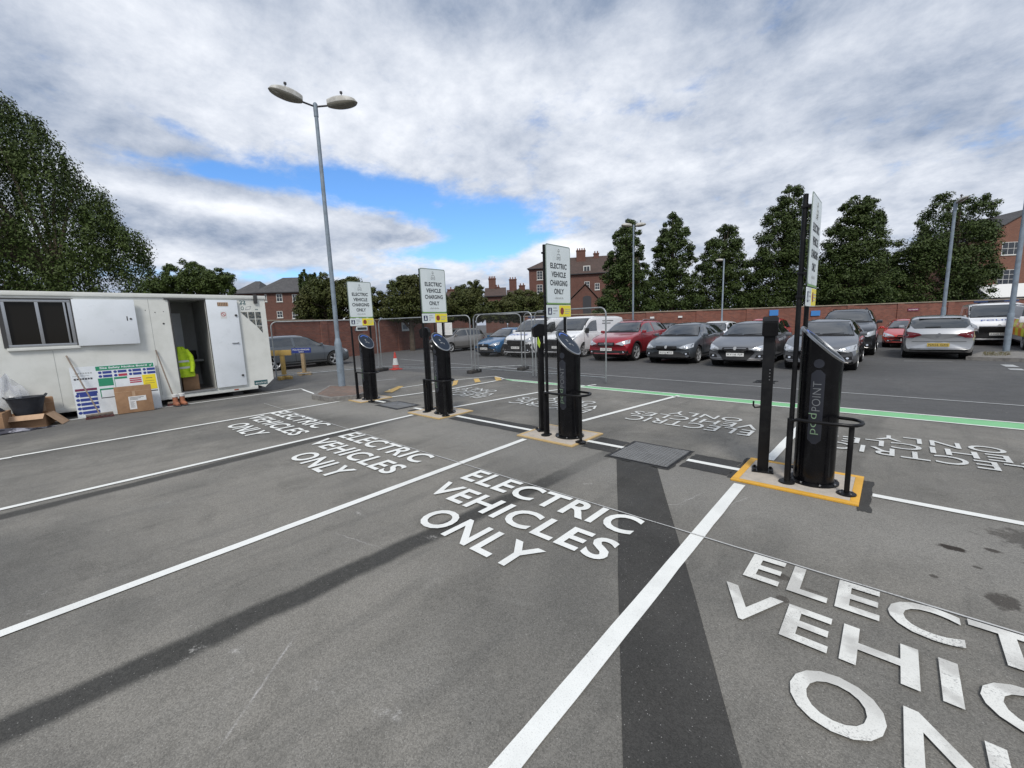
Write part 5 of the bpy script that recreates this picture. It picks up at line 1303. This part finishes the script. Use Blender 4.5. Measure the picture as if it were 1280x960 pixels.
# direction chosen so faces look at the camera: going left->right, front is towards -local y
wall(wA1, wA2, 2.2, 'dark red brick wall behind the estate car and the traffic cone, left half of the view')
fB = lambda px: at_depth(px, 400, 28.3)
pB0, pB1 = fB(655), fB(1420)
wall(pB0, pB1, 2.07, 'long red brick wall behind the parked cars, right half of the view')
def wallsign(px, py, w, h, m_, label, dep=28.2, txt=None):
    c = at_depth(px, py, dep); r = thing('wall_sign', label, 'sign', c, side, 'small signs fixed to the brick walls')
    mb = MB(); mb.box((0, -.03, 0), (w, .015, h)); mb.build('sign_plate', m_, r)
    if txt:
        mb = MB(); put_text(mb, txt, (-w*.42, -.040, -h*.2), (1, 0, 0), (0, 0, 1), w*.84, h*.42, .02); mb.build('lettering', M['label_w'], r, smooth=0, recalc=False)
M['sky_blue'] = mat('blue_wall_sign', (.05, .20, .50), .5)
wallsign(967, 391, .6, .38, M['sky_blue'], 'blue sign on the wall above the nearest cable post')
wallsign(1019, 391.5, .62, .34, M['sky_blue'], 'blue sign on the wall right of the nearest sign post')
wallsign(1078, 388.5, .7, .16, M['label_w'], 'narrow white sign on the wall above the dark off-roader')
wallsign(1141, 387, .75, .18, M['nb_maroon'], 'narrow dark sign with white lettering on the wall above the low red hatchback', txt='NO PARKING')
wallsign(815, 397, .28, .12, M['label_w'], 'small white sign on the wall, left of two above the blue-grey hatchback')
wallsign(850, 396, .28, .12, M['label_w'], 'small white sign on the wall, right of two above the blue-grey hatchback')
dA = (wA2-wA1).normalized(); 
def onA(px, py):
    nA = Vector((dA.y, -dA.x, 0)); d = ray(px, py); o = Vector((0, 0, EYE)); tt = (wA1-o).dot(nA)/d.dot(nA); return o + d*tt
c = onA(506, 408.5); r = thing('wall_sign', 'square pale sign on the left brick wall between two charging signs', 'sign', c, math.atan2(dA.y, dA.x), 'small signs fixed to the brick walls')
mb = MB(); mb.box((0, -.03, 0), (.95, .015, .62)); mb.build('sign_plate', M['sign_white'], r)
mb = MB(); mb.box((0, -.04, -.02), (.55, .006, .30)); mb.box((0, -.04, .16), (.16, .006, .10)); mb.build('sign_print', M['galv_paint'], r)
c = onA(447, 412); r = thing('wall_sign', 'small dark sign on the left brick wall just below the farthest charging sign', 'sign', c, math.atan2(dA.y, dA.x), 'small signs fixed to the brick walls')
mb = MB(); mb.box((0, -.03, 0), (.5, .015, .16)); mb.build('sign_plate', M['galv_paint'], r)
# ------------------------------------------------------------------ foliage
def leafmat(name, c1, c2, c3):
    mt = mat(name, c1, .6); t = NT(mt.node_tree); b = t.n['Principled BSDF']
    g = t.new('ShaderNodeNewGeometry'); rnd = g.outputs['Random Per Island']; v = t.new('ShaderNodeTexCoord').outputs['Object']
    n = t.ramp(t.noise(v, .55, 3), .35, .65)
    c = t.mix(rnd, c1, c2); c = t.mix(t.m('MULTIPLY', n, .55), c, c3)
    t.put(b.inputs['Base Color'], c); b.inputs['Specular IOR Level'].default_value = .25
    b.inputs['Subsurface Weight'].default_value = 0
    return mt
M['leaf_a'] = leafmat('dark_leaves', (.024, .044, .010), (.054, .080, .018), (.044, .062, .015))
M['leaf_b'] = leafmat('hedge_leaves', (.032, .046, .011), (.070, .084, .020), (.064, .062, .018))
M['leaf_c'] = leafmat('pale_leaves', (.028, .048, .010), (.064, .096, .020), (.052, .074, .016))
M['bark'] = worn('bark', (.09, .07, .05), (.05, .04, .03), 6, .4, .7, rough=.95, bump=.5, bscale=20)
def leaves(name, centers, radii, per, size, m_, parent, droop=0.0, aspect=1.9):
    """many small leaf quads scattered round clump centres (local coordinates)"""
    C = np.repeat(np.array(centers), per, axis=0); Rr = np.repeat(np.array(radii), per, axis=0)
    n = len(C); d = rng.normal(size=(n, 3)); d /= np.linalg.norm(d, axis=1)[:, None]
    P = C + d * Rr * (rng.random(n)**.45)[:, None]
    if droop: P[:, 2] -= droop * rng.random(n)**1.5
    nn = d * .9 + rng.normal(size=(n, 3)) * .38 + np.array([0, 0, .55]); nn /= np.linalg.norm(nn, axis=1)[:, None]
    u = rng.normal(size=(n, 3)); u[:, 2] -= (1.8 if droop else .3); u -= nn * np.sum(u*nn, axis=1)[:, None]; u /= np.linalg.norm(u, axis=1)[:, None]
    w = np.cross(nn, u)
    s = size * rng.uniform(.6, 1.35, n)[:, None]
    a, b = u * s * aspect * .5, w * s * .5
    V = np.stack([P - a, P + b*.9, P + a, P - b*.9], axis=1).reshape(-1, 3)
    me = bpy.data.meshes.new(name); me.vertices.add(4*n); me.vertices.foreach_set('co', V.astype(np.float32).ravel())
    me.loops.add(4*n); me.loops.foreach_set('vertex_index', np.arange(4*n, dtype=np.int32))
    me.polygons.add(n); me.polygons.foreach_set('loop_start', np.arange(0, 4*n, 4, dtype=np.int32)); me.polygons.foreach_set('loop_total', np.full(n, 4, dtype=np.int32))
    me.update(calc_edges=True); return link(name, me, m_, parent, smooth=0)
def trunk(parent, h, r, limbs, lean=0.0, seed=0, zb=0):
    rr = random.Random(seed); mb = MB()
    mb.tube([(0, 0, zb), (lean*.3, 0, h*.35), (lean*.7, .1, h*.7), (lean, 0, h)], [r, r*.8, r*.5, r*.12], 9)
    t_ = mb.build('trunk', M['bark'], parent)
    mb = MB()
    for p in limbs:
        z = max(h*.12, min(h*.85, p[2]*.62)); st = Vector((lean*z/h, 0, z)); e = Vector(p); m_ = (st+e)/2 + Vector((0, 0, .12*(e-st).length))
        mb.tube([st, m_, e], [r*.30, r*.18, r*.05], 6)
    mb.build('limbs', M['bark'], t_)
def tree(name, label, outline, dep, m_, group, n=170, per=42, size=.17, rclump=.55, thick=.8, kind='ellipse', cat='tree', gap=.42, droop=0.0, zground=0.0, seed=1, trunk_h=0, lk=(.46, 3.7)):
    """outline: (px, py) pairs of the crown silhouette (a closed loop) at the tree's own distance; gives real width/height, depth from thick"""
    rs = np.random.default_rng(seed)
    pts = [at_depth(px, py, dep) for px, py in outline]
    cxy = sum((Vector((p.x, p.y, 0)) for p in pts), Vector())/len(pts)
    ax = Vector((CR.x, CR.y, 0)).normalized(); ay = Vector((CF.x, CF.y, 0)).normalized()
    poly = [((p-cxy).dot(ax), p.z) for p in pts]
    r = thing(name, label, cat, (cxy.x, cxy.y, zground), group=group)
    def inside(x, z):
        c = False; j = len(poly)-1
        for i in range(len(poly)):
            xi, zi = poly[i]; xj, zj = poly[j]
            if (zi > z) != (zj > z) and x < (xj-xi)*(z-zi)/(zj-zi)+xi: c = not c
            j = i
        return c
    def edge(x, z):
        m = 1e9
        for i in range(len(poly)):
            a, b = poly[i-1], poly[i]; dx, dz = b[0]-a[0], b[1]-a[1]; tt = max(0, min(1, ((x-a[0])*dx+(z-a[1])*dz)/(dx*dx+dz*dz+1e-9))); m = min(m, math.hypot(x-a[0]-dx*tt, z-a[1]-dz*tt))
        return m
    x0, x1 = min(p[0] for p in poly), max(p[0] for p in poly); z0, z1 = min(p[1] for p in poly), max(p[1] for p in poly)
    cs, rad = [], []; tries = 0
    while len(cs) < n and tries < n*60:
        tries += 1; x, z = rs.uniform(x0, x1), rs.uniform(z0, z1)
        if not inside(x, z): continue
        e = edge(x, z)
        if gap and rs.random() < gap*math.exp(-e/.8): continue
        dmax = thick*math.sqrt(max(.02, e*2.0))*1.1 if kind == 'ellipse' else thick
        y = rs.uniform(-1, 1); y = math.copysign(abs(y)**.6, y)*dmax
        k = min(1, .45 + e*.6)
        cs.append(tuple(ax*x + ay*y + Vector((0, 0, z-zground)))); rad.append([rclump*k*rs.uniform(.7, 1.25)]*2 + [rclump*k*.75*rs.uniform(.7, 1.2)])
    leaves('crown', cs, rad, int(per*lk[1]), size*lk[0], m_, r, droop)
    idx = rs.choice(len(cs), min(26, len(cs)), replace=False)
    trunk(r, (trunk_h or z1-zground-.5), .16 + .012*(z1-z0), [cs[i] for i in idx], 0, seed)
    return r
def conic(x0, x1, yt, yb, asym=0, jag=5):
    """rounded irregular crown outline"""
    rr = random.Random(int(x0)); cx = (x0+x1)/2+asym; pts = []; K = 18
    for i in range(K+1):
        u = i/K; w = (u**.62)*(1 if u < .85 else 1-(u-.85)*.5); pts.append((cx-(cx-x0)*w + rr.uniform(-jag, jag)*min(1, .4+u), yt+(yb-yt)*u))
    for i in range(K, -1, -1):
        u = i/K; w = (u**.62)*(1 if u < .85 else 1-(u-.85)*.5); pts.append((cx+(x1-cx)*w + rr.uniform(-jag, jag)*min(1, .4+u), yt+(yb-yt)*u))
    return pts
GT = 'row of dark green trees behind the right brick wall'
GAPPY = .3
tree('tree', 'narrow dark green tree left of the row, behind the slim double-headed lamp post', conic(744, 822, 274, 402, 0, 7), 33, M['leaf_a'], GT, 260, 42, .20, .62, seed=2)
tree('tree', 'pointed dark tree, second from left in the row', conic(796, 884, 268, 402, -2, 7), 34, M['leaf_a'], GT, 270, 42, .20, .60, seed=3)
tree('tree', 'low rounded tree behind the short slim lamp post', conic(852, 956, 280, 402, 0, 7), 35, M['leaf_a'], GT, 300, 42, .20, .62, seed=4)
tree('tree', 'tallest broad tree of the row, just left of the nearest sign', conic(922, 1040, 234, 402, 0, 10), 34, M['leaf_a'], GT, 420, 44, .20, .70, seed=5)
tree('tree', 'broad dark tree directly right of the nearest sign', conic(1006, 1130, 245, 400, 0, 10), 33, M['leaf_a'], GT, 430, 44, .20, .70, seed=6)
tree('tree', 'large spreading tree behind the thick lamp post, beside the brick house at right', [(1118,398),(1112,372),(1122,352),(1116,330),(1122,305),(1132,288),(1150,276),(1156,258),(1166,248),(1176,238),(1184,250),(1196,246),(1206,256),(1222,247),(1238,252),(1234,266),(1247,266),(1240,278),(1234,292),(1243,312),(1240,330),(1252,342),(1240,352),(1246,366),(1238,384),(1240,398)], 33, M['leaf_a'], GT, 430, 44, .20, .72, gap=.35, seed=7)
tree('tree', 'dark undergrowth tree filling the gap between the two right-hand trees', conic(1090, 1142, 318, 398, 0, 3), 35, M['leaf_a'], GT, 120, 42, .20, .6, seed=8)
GB = 'bushes and trees behind the left brick wall'
tree('bush', 'tall bushy tree between the brick house and the farthest charging sign', [(372,402),(368,385),(374,368),(386,358),(394,350),(400,342),(408,344),(415,350),(424,352),(432,346),(440,349),(450,344),(458,352),(466,362),(470,380),(470,402)], 29, M['leaf_b'], GB, 240, 42, .17, .55, cat='bush', seed=9)
tree('bush', 'dark bush between the two left-hand charging signs under the lamp head', [(462,402),(464,376),(472,362),(482,366),(492,352),(504,346),(516,344),(528,342),(540,350),(552,362),(560,378),(562,402)], 29, M['leaf_b'], GB, 260, 42, .17, .55, cat='bush', seed=10)
tree('bush', 'brownish green bush behind the blue hatchback', [(552,402),(552,378),(562,366),(574,358),(584,354),(596,352),(606,355),(600,362),(610,374),(622,380),(632,402)], 31, M['leaf_b'], GB, 230, 42, .17, .5, cat='bush', seed=11)
tree('bush', 'wide low hedge-like bush in front of the central brick building', [(618,402),(616,380),(628,372),(642,365),(654,362),(668,366),(684,368),(696,376),(708,384),(714,402)], 31, M['leaf_b'], GB, 230, 42, .17, .5, cat='bush', seed=12)
tree('bush', 'spiky tree with dark feathery tops above the brick house roof', [(374,372),(374,350),(378,334),(383,338),(386,352),(390,336),(394,334),(396,352),(400,340),(404,342),(406,356),(404,372)], 30, M['leaf_a'], GB, 70, 40, .17, .26, thick=.5, cat='tree', droop=.5, seed=13)
tree('tree', 'round-topped tree with bare twigs above the cabin roof', [(188,372),(186,352),(200,346),(212,340),(206,330),(218,332),(228,336),(236,324),(246,330),(262,336),(276,334),(284,342),(294,348),(286,356),(292,362),(292,374)], 23, M['leaf_c'], GB, 230, 44, .13, .42, thick=.7, gap=.55, seed=14)
# great drooping tree at the left
wl = [(-420,420),(-420,40),(-200,20),(-60,70),(0,108),(24,130),(52,150),(66,176),(84,198),(104,208),(114,232),(112,246),(122,262),(140,276),(158,286),(163,306),(160,318),(172,332),(184,340),(196,352),(196,372),(180,400)]
tree('weeping_tree', 'huge dark drooping tree towering over the cabin at the left edge', wl, 22, M['leaf_c'], None, 2300, 64, .15, .58, thick=1.6, cat='tree', droop=1.1, gap=.2, seed=15, trunk_h=6, lk=(.50, 2.9))

# ------------------------------------------------------------------ houses
M['hbrick'] = bricks('house_brick', (.145, .058, .042), (.10, .042, .034), (.13, .09, .07), 1.0, mixn=.3)
M['hbrick2'] = bricks('orange_house_brick', (.23, .10, .065), (.17, .07, .05), (.16, .12, .09), 1.0, mixn=.25)
M['slate'] = bricks('roof_slate', (.085, .083, .085), (.060, .058, .060), (.03, .03, .03), 1.0, False, .4, .3, .16)
M['tile'] = bricks('roof_tile', (.085, .055, .045), (.06, .042, .036), (.04, .03, .03), 1.0, False, .4, .3, .16)
M['win_w'] = mat('white_sash', (.60, .60, .57), .5)
M['win_g'] = mat('dark_window', (.02, .024, .03), .05, spec=.8)
M['render_w'] = mat('white_render', (.62, .62, .60), .7)
M['clay'] = mat('chimney_pot', (.22, .09, .05), .8)
def frame_at(px, py, dep, yaw=0.0):
    c = at_depth(px, py, dep); return c, side + yaw
def house(name, label, px0, px1, py_eave, dep, yaw, depth_m, roof, windows=(), m_=None, roofm=None, ridge=None, group=None, z0=0, cat='house'):
    a = at_depth(px0, py_eave, dep); ax = Vector((math.cos(side+yaw), math.sin(side+yaw), 0))
    d = ray(px1, py_eave); nrm = Vector((ax.y, -ax.x, 0)); o = Vector((0, 0, EYE)); tt = (a-o).dot(nrm)/d.dot(nrm); b = o + d*tt
    W = (b-a).dot(ax); H = a.z - z0
    r = thing(name, label, cat, (a.x, a.y, z0), side+yaw, group)
    mb = MB(); mb.box2((0, 0, 0), (W, depth_m, H)); 
    if roof[0] == 'gable_x':   # ridge runs into the depth, gable faces us
        rh = roof[1]; mb.prism([(0, .0, H+.001), (W, .0, H+.001), (W*roof[2], .0, H+rh)], (0, depth_m, 0))
    if roof[0] == 'gable': mb.prism([(0, 0, H+.001), (0, depth_m, H+.001), (0, depth_m/2, H+roof[1]-.05)], (W, 0, 0))
    mb.build('wall', m_ or M['hbrick'], r)
    mb = MB(); e = .35
    if roof[0] == 'hip':
        rh = roof[1]; k = roof[2]
        mb._faces([(-e, -e, H), (W+e, -e, H), (W+e, depth_m+e, H), (-e, depth_m+e, H), (k, depth_m/2, H+rh), (W-k, depth_m/2, H+rh)], [(0, 1, 5, 4), (1, 2, 5), (2, 3, 4, 5), (3, 0, 4), (0, 3, 2, 1)])
        g2 = MB(); g2.box2((-e, -e-.05, H-.14), (W+e, -e+.06, H-.002)); 
    elif roof[0] == 'gable':
        rh = roof[1]; mb._faces([(-.1, -e, H-.12), (W+.1, -e, H-.12), (W+.1, depth_m/2, H+rh), (-.1, depth_m/2, H+rh), (-.1, depth_m+e, H-.12), (W+.1, depth_m+e, H-.12), (-.1, -e, H-.0), (W+.1, -e, H-.0), (W+.1, depth_m/2, H+rh+.12), (-.1, depth_m/2, H+rh+.12), (-.1, depth_m+e, H), (W+.1, depth_m+e, H)],
              [(0, 1, 2, 3), (3, 2, 5, 4), (6, 7, 8, 9), (9, 8, 11, 10), (0, 1, 7, 6), (4, 5, 11, 10), (0, 3, 9, 6), (3, 4, 10, 9), (1, 2, 8, 7), (2, 5, 11, 8)])
        g2 = MB(); g2.box2((-.1, -e-.08, H-.16), (W+.1, -e+.02, H-.04))
    else:
        rh = roof[1]; k = W*roof[2]
        mb._faces([(-.25, -.2, H-.1), (k, -.2, H+rh+.12), (W+.25, -.2, H-.1), (-.25, depth_m, H-.1), (k, depth_m, H+rh+.12), (W+.25, depth_m, H-.1), (-.25, -.2, H+.02), (k, -.2, H+rh+.24), (W+.25, -.2, H+.02), (-.25, depth_m, H+.02), (k, depth_m, H+rh+.24), (W+.25, depth_m, H+.02)],
              [(0, 1, 4, 3), (1, 2, 5, 4), (6, 7, 10, 9), (7, 8, 11, 10), (0, 1, 7, 6), (1, 2, 8, 7), (0, 3, 9, 6), (2, 5, 11, 8)])
        g2 = MB(); g2.box2((-.3, -.25, H-.2), (-.15, depth_m, H-.08))
    rf = mb.build('roof', roofm or M['slate'], r, smooth=0); g2.build('gutter', M['dark_metal'], r)
    inv = Matrix.Rotation(-(side+yaw), 3, 'Z')
    def local(px, py):
        d = ray(px, py); tt = (a-o).dot(nrm)/d.dot(nrm); p = inv @ (o + d*tt - Vector((a.x, a.y, z0))); return p.x, p.z
    for wn in windows:
        (x0, z1), (x1, z0_) = local(wn[0], wn[1]), local(wn[2], wn[3]); nx_, nz_ = wn[4] if len(wn) > 4 else (2, 2)
        f = .07
        mb = MB()
        for p, q in (((x0, z0_), (x1, z0_+f)), ((x0, z1-f), (x1, z1)), ((x0, z0_+f), (x0+f, z1-f)), ((x1-f, z0_+f), (x1, z1-f))): mb.box2((p[0], -.05, p[1]), (q[0], .02, q[1]))
        for i in range(1, nx_): x = x0+(x1-x0)*i/nx_; mb.box2((x-.025, -.045, z0_+f), (x+.025, .01, z1-f))
        for i in range(1, nz_): z = z0_+(z1-z0_)*i/nz_; mb.box2((x0+f, -.046, z-.025), (x1-f, .009, z+.025))
        wf = mb.build('window', M['win_w'], r, smooth=0)
        mb = MB(); mb.box2((x0+.02, -.03, z0_+.02), (x1-.02, -.004, z1-.02)); mb.build('pane', M['win_g'], wf, smooth=0)
        mb = MB(); mb.box2((x0-.08, -.10, z0_-.10), (x1+.08, .0-.002, z0_)); mb.build('sill', M['win_w'], wf, smooth=0)
    return r, rf, (W, H, a), local
def chimney(rf, x, y, z, w, d, h, pots=3, m_=None):
    mb = MB(); mb.box2((x-w/2, y-d/2, z-1.2), (x+w/2, y+d/2, z+h)); mb.box2((x-w/2-.06, y-d/2-.06, z+h-.18), (x+w/2+.06, y+d/2+.06, z+h)); c = mb.build('chimney', m_ or M['hbrick'], rf, smooth=0)
    # keep house > roof > chimney as deepest level: pots belong to the same mesh group
    mb = MB()
    for i in range(pots): mb.lathe([(.12, z+h), (.10, z+h+.35), (.12, z+h+.4)], (x-w/2+w*(i+.5)/pots, y, 0), 10)
    p = mb.build('chimney_pots', M['clay'], rf, smooth=40)
hl, rf, _, loc = house('brick_house', 'dark red brick house with hipped slate roof beyond the cabin end', 318, 381, 366, 70, R(6), 11, ('hip', 3.0, 2.6), [(345,367.5,353.5,377,(2,2)), (365,368,373,377,(2,2)), (346,389,354,397,(2,2)), (365,390,373,398,(2,2)), (330.5,368,334,377,(1,2))], group='red brick houses beyond the walls')
house('brick_house', 'lower wing of brick with slate roof, just above the right end of the cabin', 292, 322, 367, 74, R(6), 10, ('hip', 2.6, 1.6), [], group='red brick houses beyond the walls')
h2, rf, (W, H, a), loc = house('brick_house', 'tall brick building with sash windows directly left of the large white sign', 661, 713, 336, 80, R(-8), 10, ('hip', 2.4, 3.6), [(671,339,678.5,349.5,(2,3)), (671,356,678.5,367,(2,3)), (693,340,700,350,(2,3))], roofm=M['tile'], group='red brick houses beyond the walls')
chimney(rf, 2.8, 5, H+2.0, .7, .6, 1.0, 2); chimney(rf, 4.4, 5, H+2.0, .6, .6, .9, 2)
h3, rf, (W, H, a), loc = house('brick_house', 'brick building with a big chimney stack and dormer, right of the large white sign', 705, 800, 343, 76, R(-10), 9, ('gable', 3.4), [(730.5,352,737,363,(2,3)), (743.5,354,749.5,362,(2,2))], roofm=M['tile'], group='red brick houses beyond the walls')
x, z = loc(726, 333); chimney(rf, x, 3.6, H+2.6, 1.7, 1.0, 2.0, 4); x, z = loc(746, 333); chimney(rf, x, 4.2, H+2.9, 1.0, .8, 1.1, 2)
x, z = loc(733.5, 337); mb = MB(); mb.box2((x-.62, .25, H+.0), (x+.62, 3.0, H+1.35)); dm = mb.build('dormer', M['win_w'], rf, smooth=0)
mb = MB(); mb.box2((x-.48, .235, H+.2), (x-.04, .249, H+1.2)); mb.box2((x+.04, .235, H+.2), (x+.48, .249, H+1.2)); mb.build('dormer_pane', M['win_g'], rf, smooth=0)
h4, rf, (W, H, a), loc = house('brick_outbuilding', 'small gabled brick outbuilding with dark arched doorway behind the white van', 712, 748, 376, 62, R(-8), 5, ('gable_x', 2.2, .55), [], roofm=M['tile'], group='red brick houses beyond the walls')
x0, _ = loc(728.5, 370); x1, _ = loc(739, 370); _, zt = loc(733, 370); mb = MB(); pts = [(x0, -.03, 0), (x1, -.03, 0), (x1, -.03, zt-.3)] + [((x0+x1)/2+(x1-x0)/2*math.cos(R(q)), -.03, zt-.3+.35*math.sin(R(q))) for q in range(20, 161, 20)] + [(x0, -.03, zt-.3)]
mb.prism(pts, (0, .028, 0)); mb.build('door', M['dark_metal'], h4, smooth=0)
# chimneyed terraces peeping over the bushes
for (p0, p1, pe, dep, chs, lab) in ((606, 632, 366, 55, ((614, 347, .9, 4), (621, 358, .5, 2)), 'terrace roof with tall twin chimney stacks above the bushes behind the blue hatchback'),
                                (634, 662, 368, 58, ((641, 348, 1.0, 3), (653, 356, .8, 2)), 'terrace roof with a single pointed chimney left of the tall brick building'),
                                (556, 578, 371, 50, ((564, 361, 1.5, 2),), 'far terrace with a broad red chimney right of the second charging sign')):
    hh, rf, (W, H, a), loc = house('terraced_house', lab, p0, p1, pe+4, dep*1.4, 0, 7, ('gable', 1.6), [], roofm=M['tile'], group='terraced houses far beyond the bushes')
    for (cx_, cy_, w, pots) in chs: x, z = loc(cx_, cy_); chimney(rf, x, 3.5, H+.9, w*1.5, .9, max(.4, z-H-.7), pots)
# right-hand house
h5, rf, (W, H, a), loc = house('brick_house', 'orange-red brick house with white sash windows at the right edge', 1228, 1350, 297, 60, R(-6), 12, ('gable_x', 3.6, .5), [(1253,303,1274,318,(3,2)), (1247.5,337.5,1266,361,(3,4)), (1300,303,1318,318,(3,2)), (1300,337,1318,361,(3,4))], m_=M['hbrick2'], group='red brick houses beyond the walls')
hh, rf, _, loc = house('white_lean_to', 'low white-fronted lean-to with pale sloping roof below the right-hand house', 1236, 1300, 372, 38, R(-12), 3, ('gable', 1.1), [], m_=M['render_w'], roofm=M['render_w'], group='red brick houses beyond the walls')
hh, rf, _, loc = house('brick_house', 'small house with white window glimpsed between the two right-hand trees', 1092, 1132, 350, 42, R(0), 6, ('gable_x', 1.8, .5), [(1104,362,1111,370,(1,2)), (1114,362,1122,370,(2,2))], m_=M['hbrick2'], roofm=M['tile'], group='red brick houses beyond the walls')
# ------------------------------------------------------------------ sky and sun
w = bpy.data.worlds.new('World'); scene.world = w; w.use_nodes = True
t = NT(w.node_tree); bg = t.n['Background']
SUN_EL, SUN_AZ = 50, 142        # azimuth measured from +Y clockwise (towards +X)
sky = t.new('ShaderNodeTexSky', sky_type='NISHITA'); sky.sun_disc = False; sky.sun_elevation = R(SUN_EL); sky.sun_rotation = R(SUN_AZ)
sky.air_density = 1.0; sky.dust_density = .4; sky.ozone_density = 3.0
d = t.new('ShaderNodeTexCoord').outputs['Generated']; s = t.sep(d)
az = t.m('ARCTAN2', s[0], s[1]); el = t.m('ARCSINE', s[2])
def azel(px, py):
    v = ray(px, py).normalized(); return math.atan2(v.x, v.y), math.asin(v.z)
# cloud plane coordinates
zz = t.m('ADD', t.m('MAXIMUM', s[2], 0.0), .30)
cv = t.comb(t.m('DIVIDE', s[0], zz), t.m('DIVIDE', s[1], zz), 3.7)
n1 = t.noise(cv, 1.7, 8, .58, .25); n2 = t.noise(cv, 5.0, 9, .66, .1)
cz = t.comb(az, t.m('MULTIPLY', el, 2.1), 1.3)
n3 = t.noise(cz, 4.2, 9, .66, .3); n4 = t.noise(cz, 13, 5, .6)
def blob(px, py, sx, sy, ang=0):
    """soft elliptical patch of sky around a direction (sizes in pixels at the picture's middle)"""
    a0, e0 = azel(px, py); a1, _ = azel(px + 10, py); _, e1 = azel(px, py - 10)
    ka, ke = abs(a1 - a0) / 10, abs(e1 - e0) / 10
    da = t.m('DIVIDE', t.m('SUBTRACT', az, a0), ka); de = t.m('DIVIDE', t.m('SUBTRACT', el, e0), ke)
    c, s_ = math.cos(R(ang)), math.sin(R(ang))
    u = t.m('ADD', t.m('MULTIPLY', da, c), t.m('MULTIPLY', de, s_)); v = t.m('SUBTRACT', t.m('MULTIPLY', de, c), t.m('MULTIPLY', da, s_))
    u = t.m('DIVIDE', u, sx); v = t.m('DIVIDE', v, sy)
    return t.m('EXPONENT', t.m('MULTIPLY', t.m('ADD', t.m('MULTIPLY', u, u), t.m('MULTIPLY', v, v)), -1.0))
def total(lst):
    r = None
    for k, b in lst:
        x = t.m('MULTIPLY', b, k); r = x if r is None else t.m('ADD', r, x)
    return r
blue = total([(1.15, blob(465, 240, 115, 30, -8)), (.8, blob(285, 218, 80, 13, -4)), (1.1, blob(610, 285, 75, 34, 4)), (.45, blob(232, 165, 60, 12, -14)), (.2, blob(180, 200, 70, 22, 0)),
              (.75, blob(560, 312, 120, 13)), (.45, blob(300, 345, 190, 10)), (.15, blob(90, 195, 60, 18)), (.3, blob(700, 300, 60, 12))])
cum = total([(1.05, blob(290, 275, 150, 24, -4)), (.9, blob(450, 292, 110, 14, -3)), (.9, blob(150, 268, 50, 24)), (1.3, blob(705, 314, 46, 14)), (.35, blob(545, 255, 14, 4)), (.35, blob(490, 266, 12, 3))])
nz = t.m('ADD', t.m('MULTIPLY', t.m('SUBTRACT', n3, .5), 1.25), t.m('MULTIPLY', t.m('SUBTRACT', n4, .5), .8))
cov = t.m('ADD', t.m('SUBTRACT', t.m('ADD', .86, t.m('MULTIPLY', t.m('SUBTRACT', n2, .5), .9)), t.m('MULTIPLY', blue, .95)), t.m('ADD', t.m('MULTIPLY', cum, .9), t.m('MULTIPLY', nz, .9)))
alpha = t.ramp(cov, .12, .78)
# cloud tone: broad dark and light masses of a broken overcast
tone = t.m('ADD', t.m('MULTIPLY', t.m('SUBTRACT', n1, .5), 2.1), t.m('MULTIPLY', t.m('SUBTRACT', n2, .5), 1.7))
tone = t.m('ADD', tone, total([(.30, blob(720, 130, 300, 120)), (-.34, blob(660, 10, 260, 60)), (-.24, blob(60, 90, 260, 90)), (.26, blob(330, 120, 220, 60)), (-.12, blob(1180, 110, 260, 120)), (.85, blob(260, 256, 150, 16, -4)), (.34, blob(450, 282, 90, 9, -3)), (.3, blob(600, 330, 400, 20)), (-.3, blob(270, 298, 160, 12)), (.8, blob(705, 312, 46, 13)), (-.15, blob(1000, 20, 300, 60))]))
tn = t.ramp(tone, -.6, .8, 0, 1, False)
CLOUD_DARK, CLOUD_LIGHT = (.265, .335, .465), (.97, 1.0, 1.06)
cc = t.mix(tn, CLOUD_DARK, CLOUD_LIGHT)
skyc = t.new('ShaderNodeVectorMath', operation='SCALE'); tint = t.new('ShaderNodeVectorMath', operation='MULTIPLY'); t.put(tint.inputs[0], sky.outputs['Color']); tint.inputs[1].default_value = (.66, .94, 1.22); t.put(skyc.inputs[0], tint.outputs[0]); skyc.inputs['Scale'].default_value = 1.55
STR = .1
cs_ = t.new('ShaderNodeVectorMath', operation='SCALE'); t.put(cs_.inputs[0], cc); cs_.inputs['Scale'].default_value = 1.0 / STR
t.put(bg.inputs['Color'], t.mix(alpha, skyc.outputs[0], cs_.outputs[0]))
bg.inputs['Strength'].default_value = STR
sd = bpy.data.lights.new('sun', 'SUN'); sd.energy = 2.5; sd.angle = R(16); sd.color = (1, .96, .9)
so = bpy.data.objects.new('sun', sd); COL.objects.link(so)
sv = Vector((math.sin(R(SUN_AZ)) * math.cos(R(SUN_EL)), math.cos(R(SUN_AZ)) * math.cos(R(SUN_EL)), math.sin(R(SUN_EL))))
so.rotation_euler = sv.to_track_quat('Z', 'Y').to_euler()
so.location = (0, 0, 30)
scene.render.engine = 'CYCLES'
scene.view_settings.view_transform = 'Standard'; scene.view_settings.look = 'None'
scene.view_settings.exposure = .08; scene.view_settings.gamma = 1
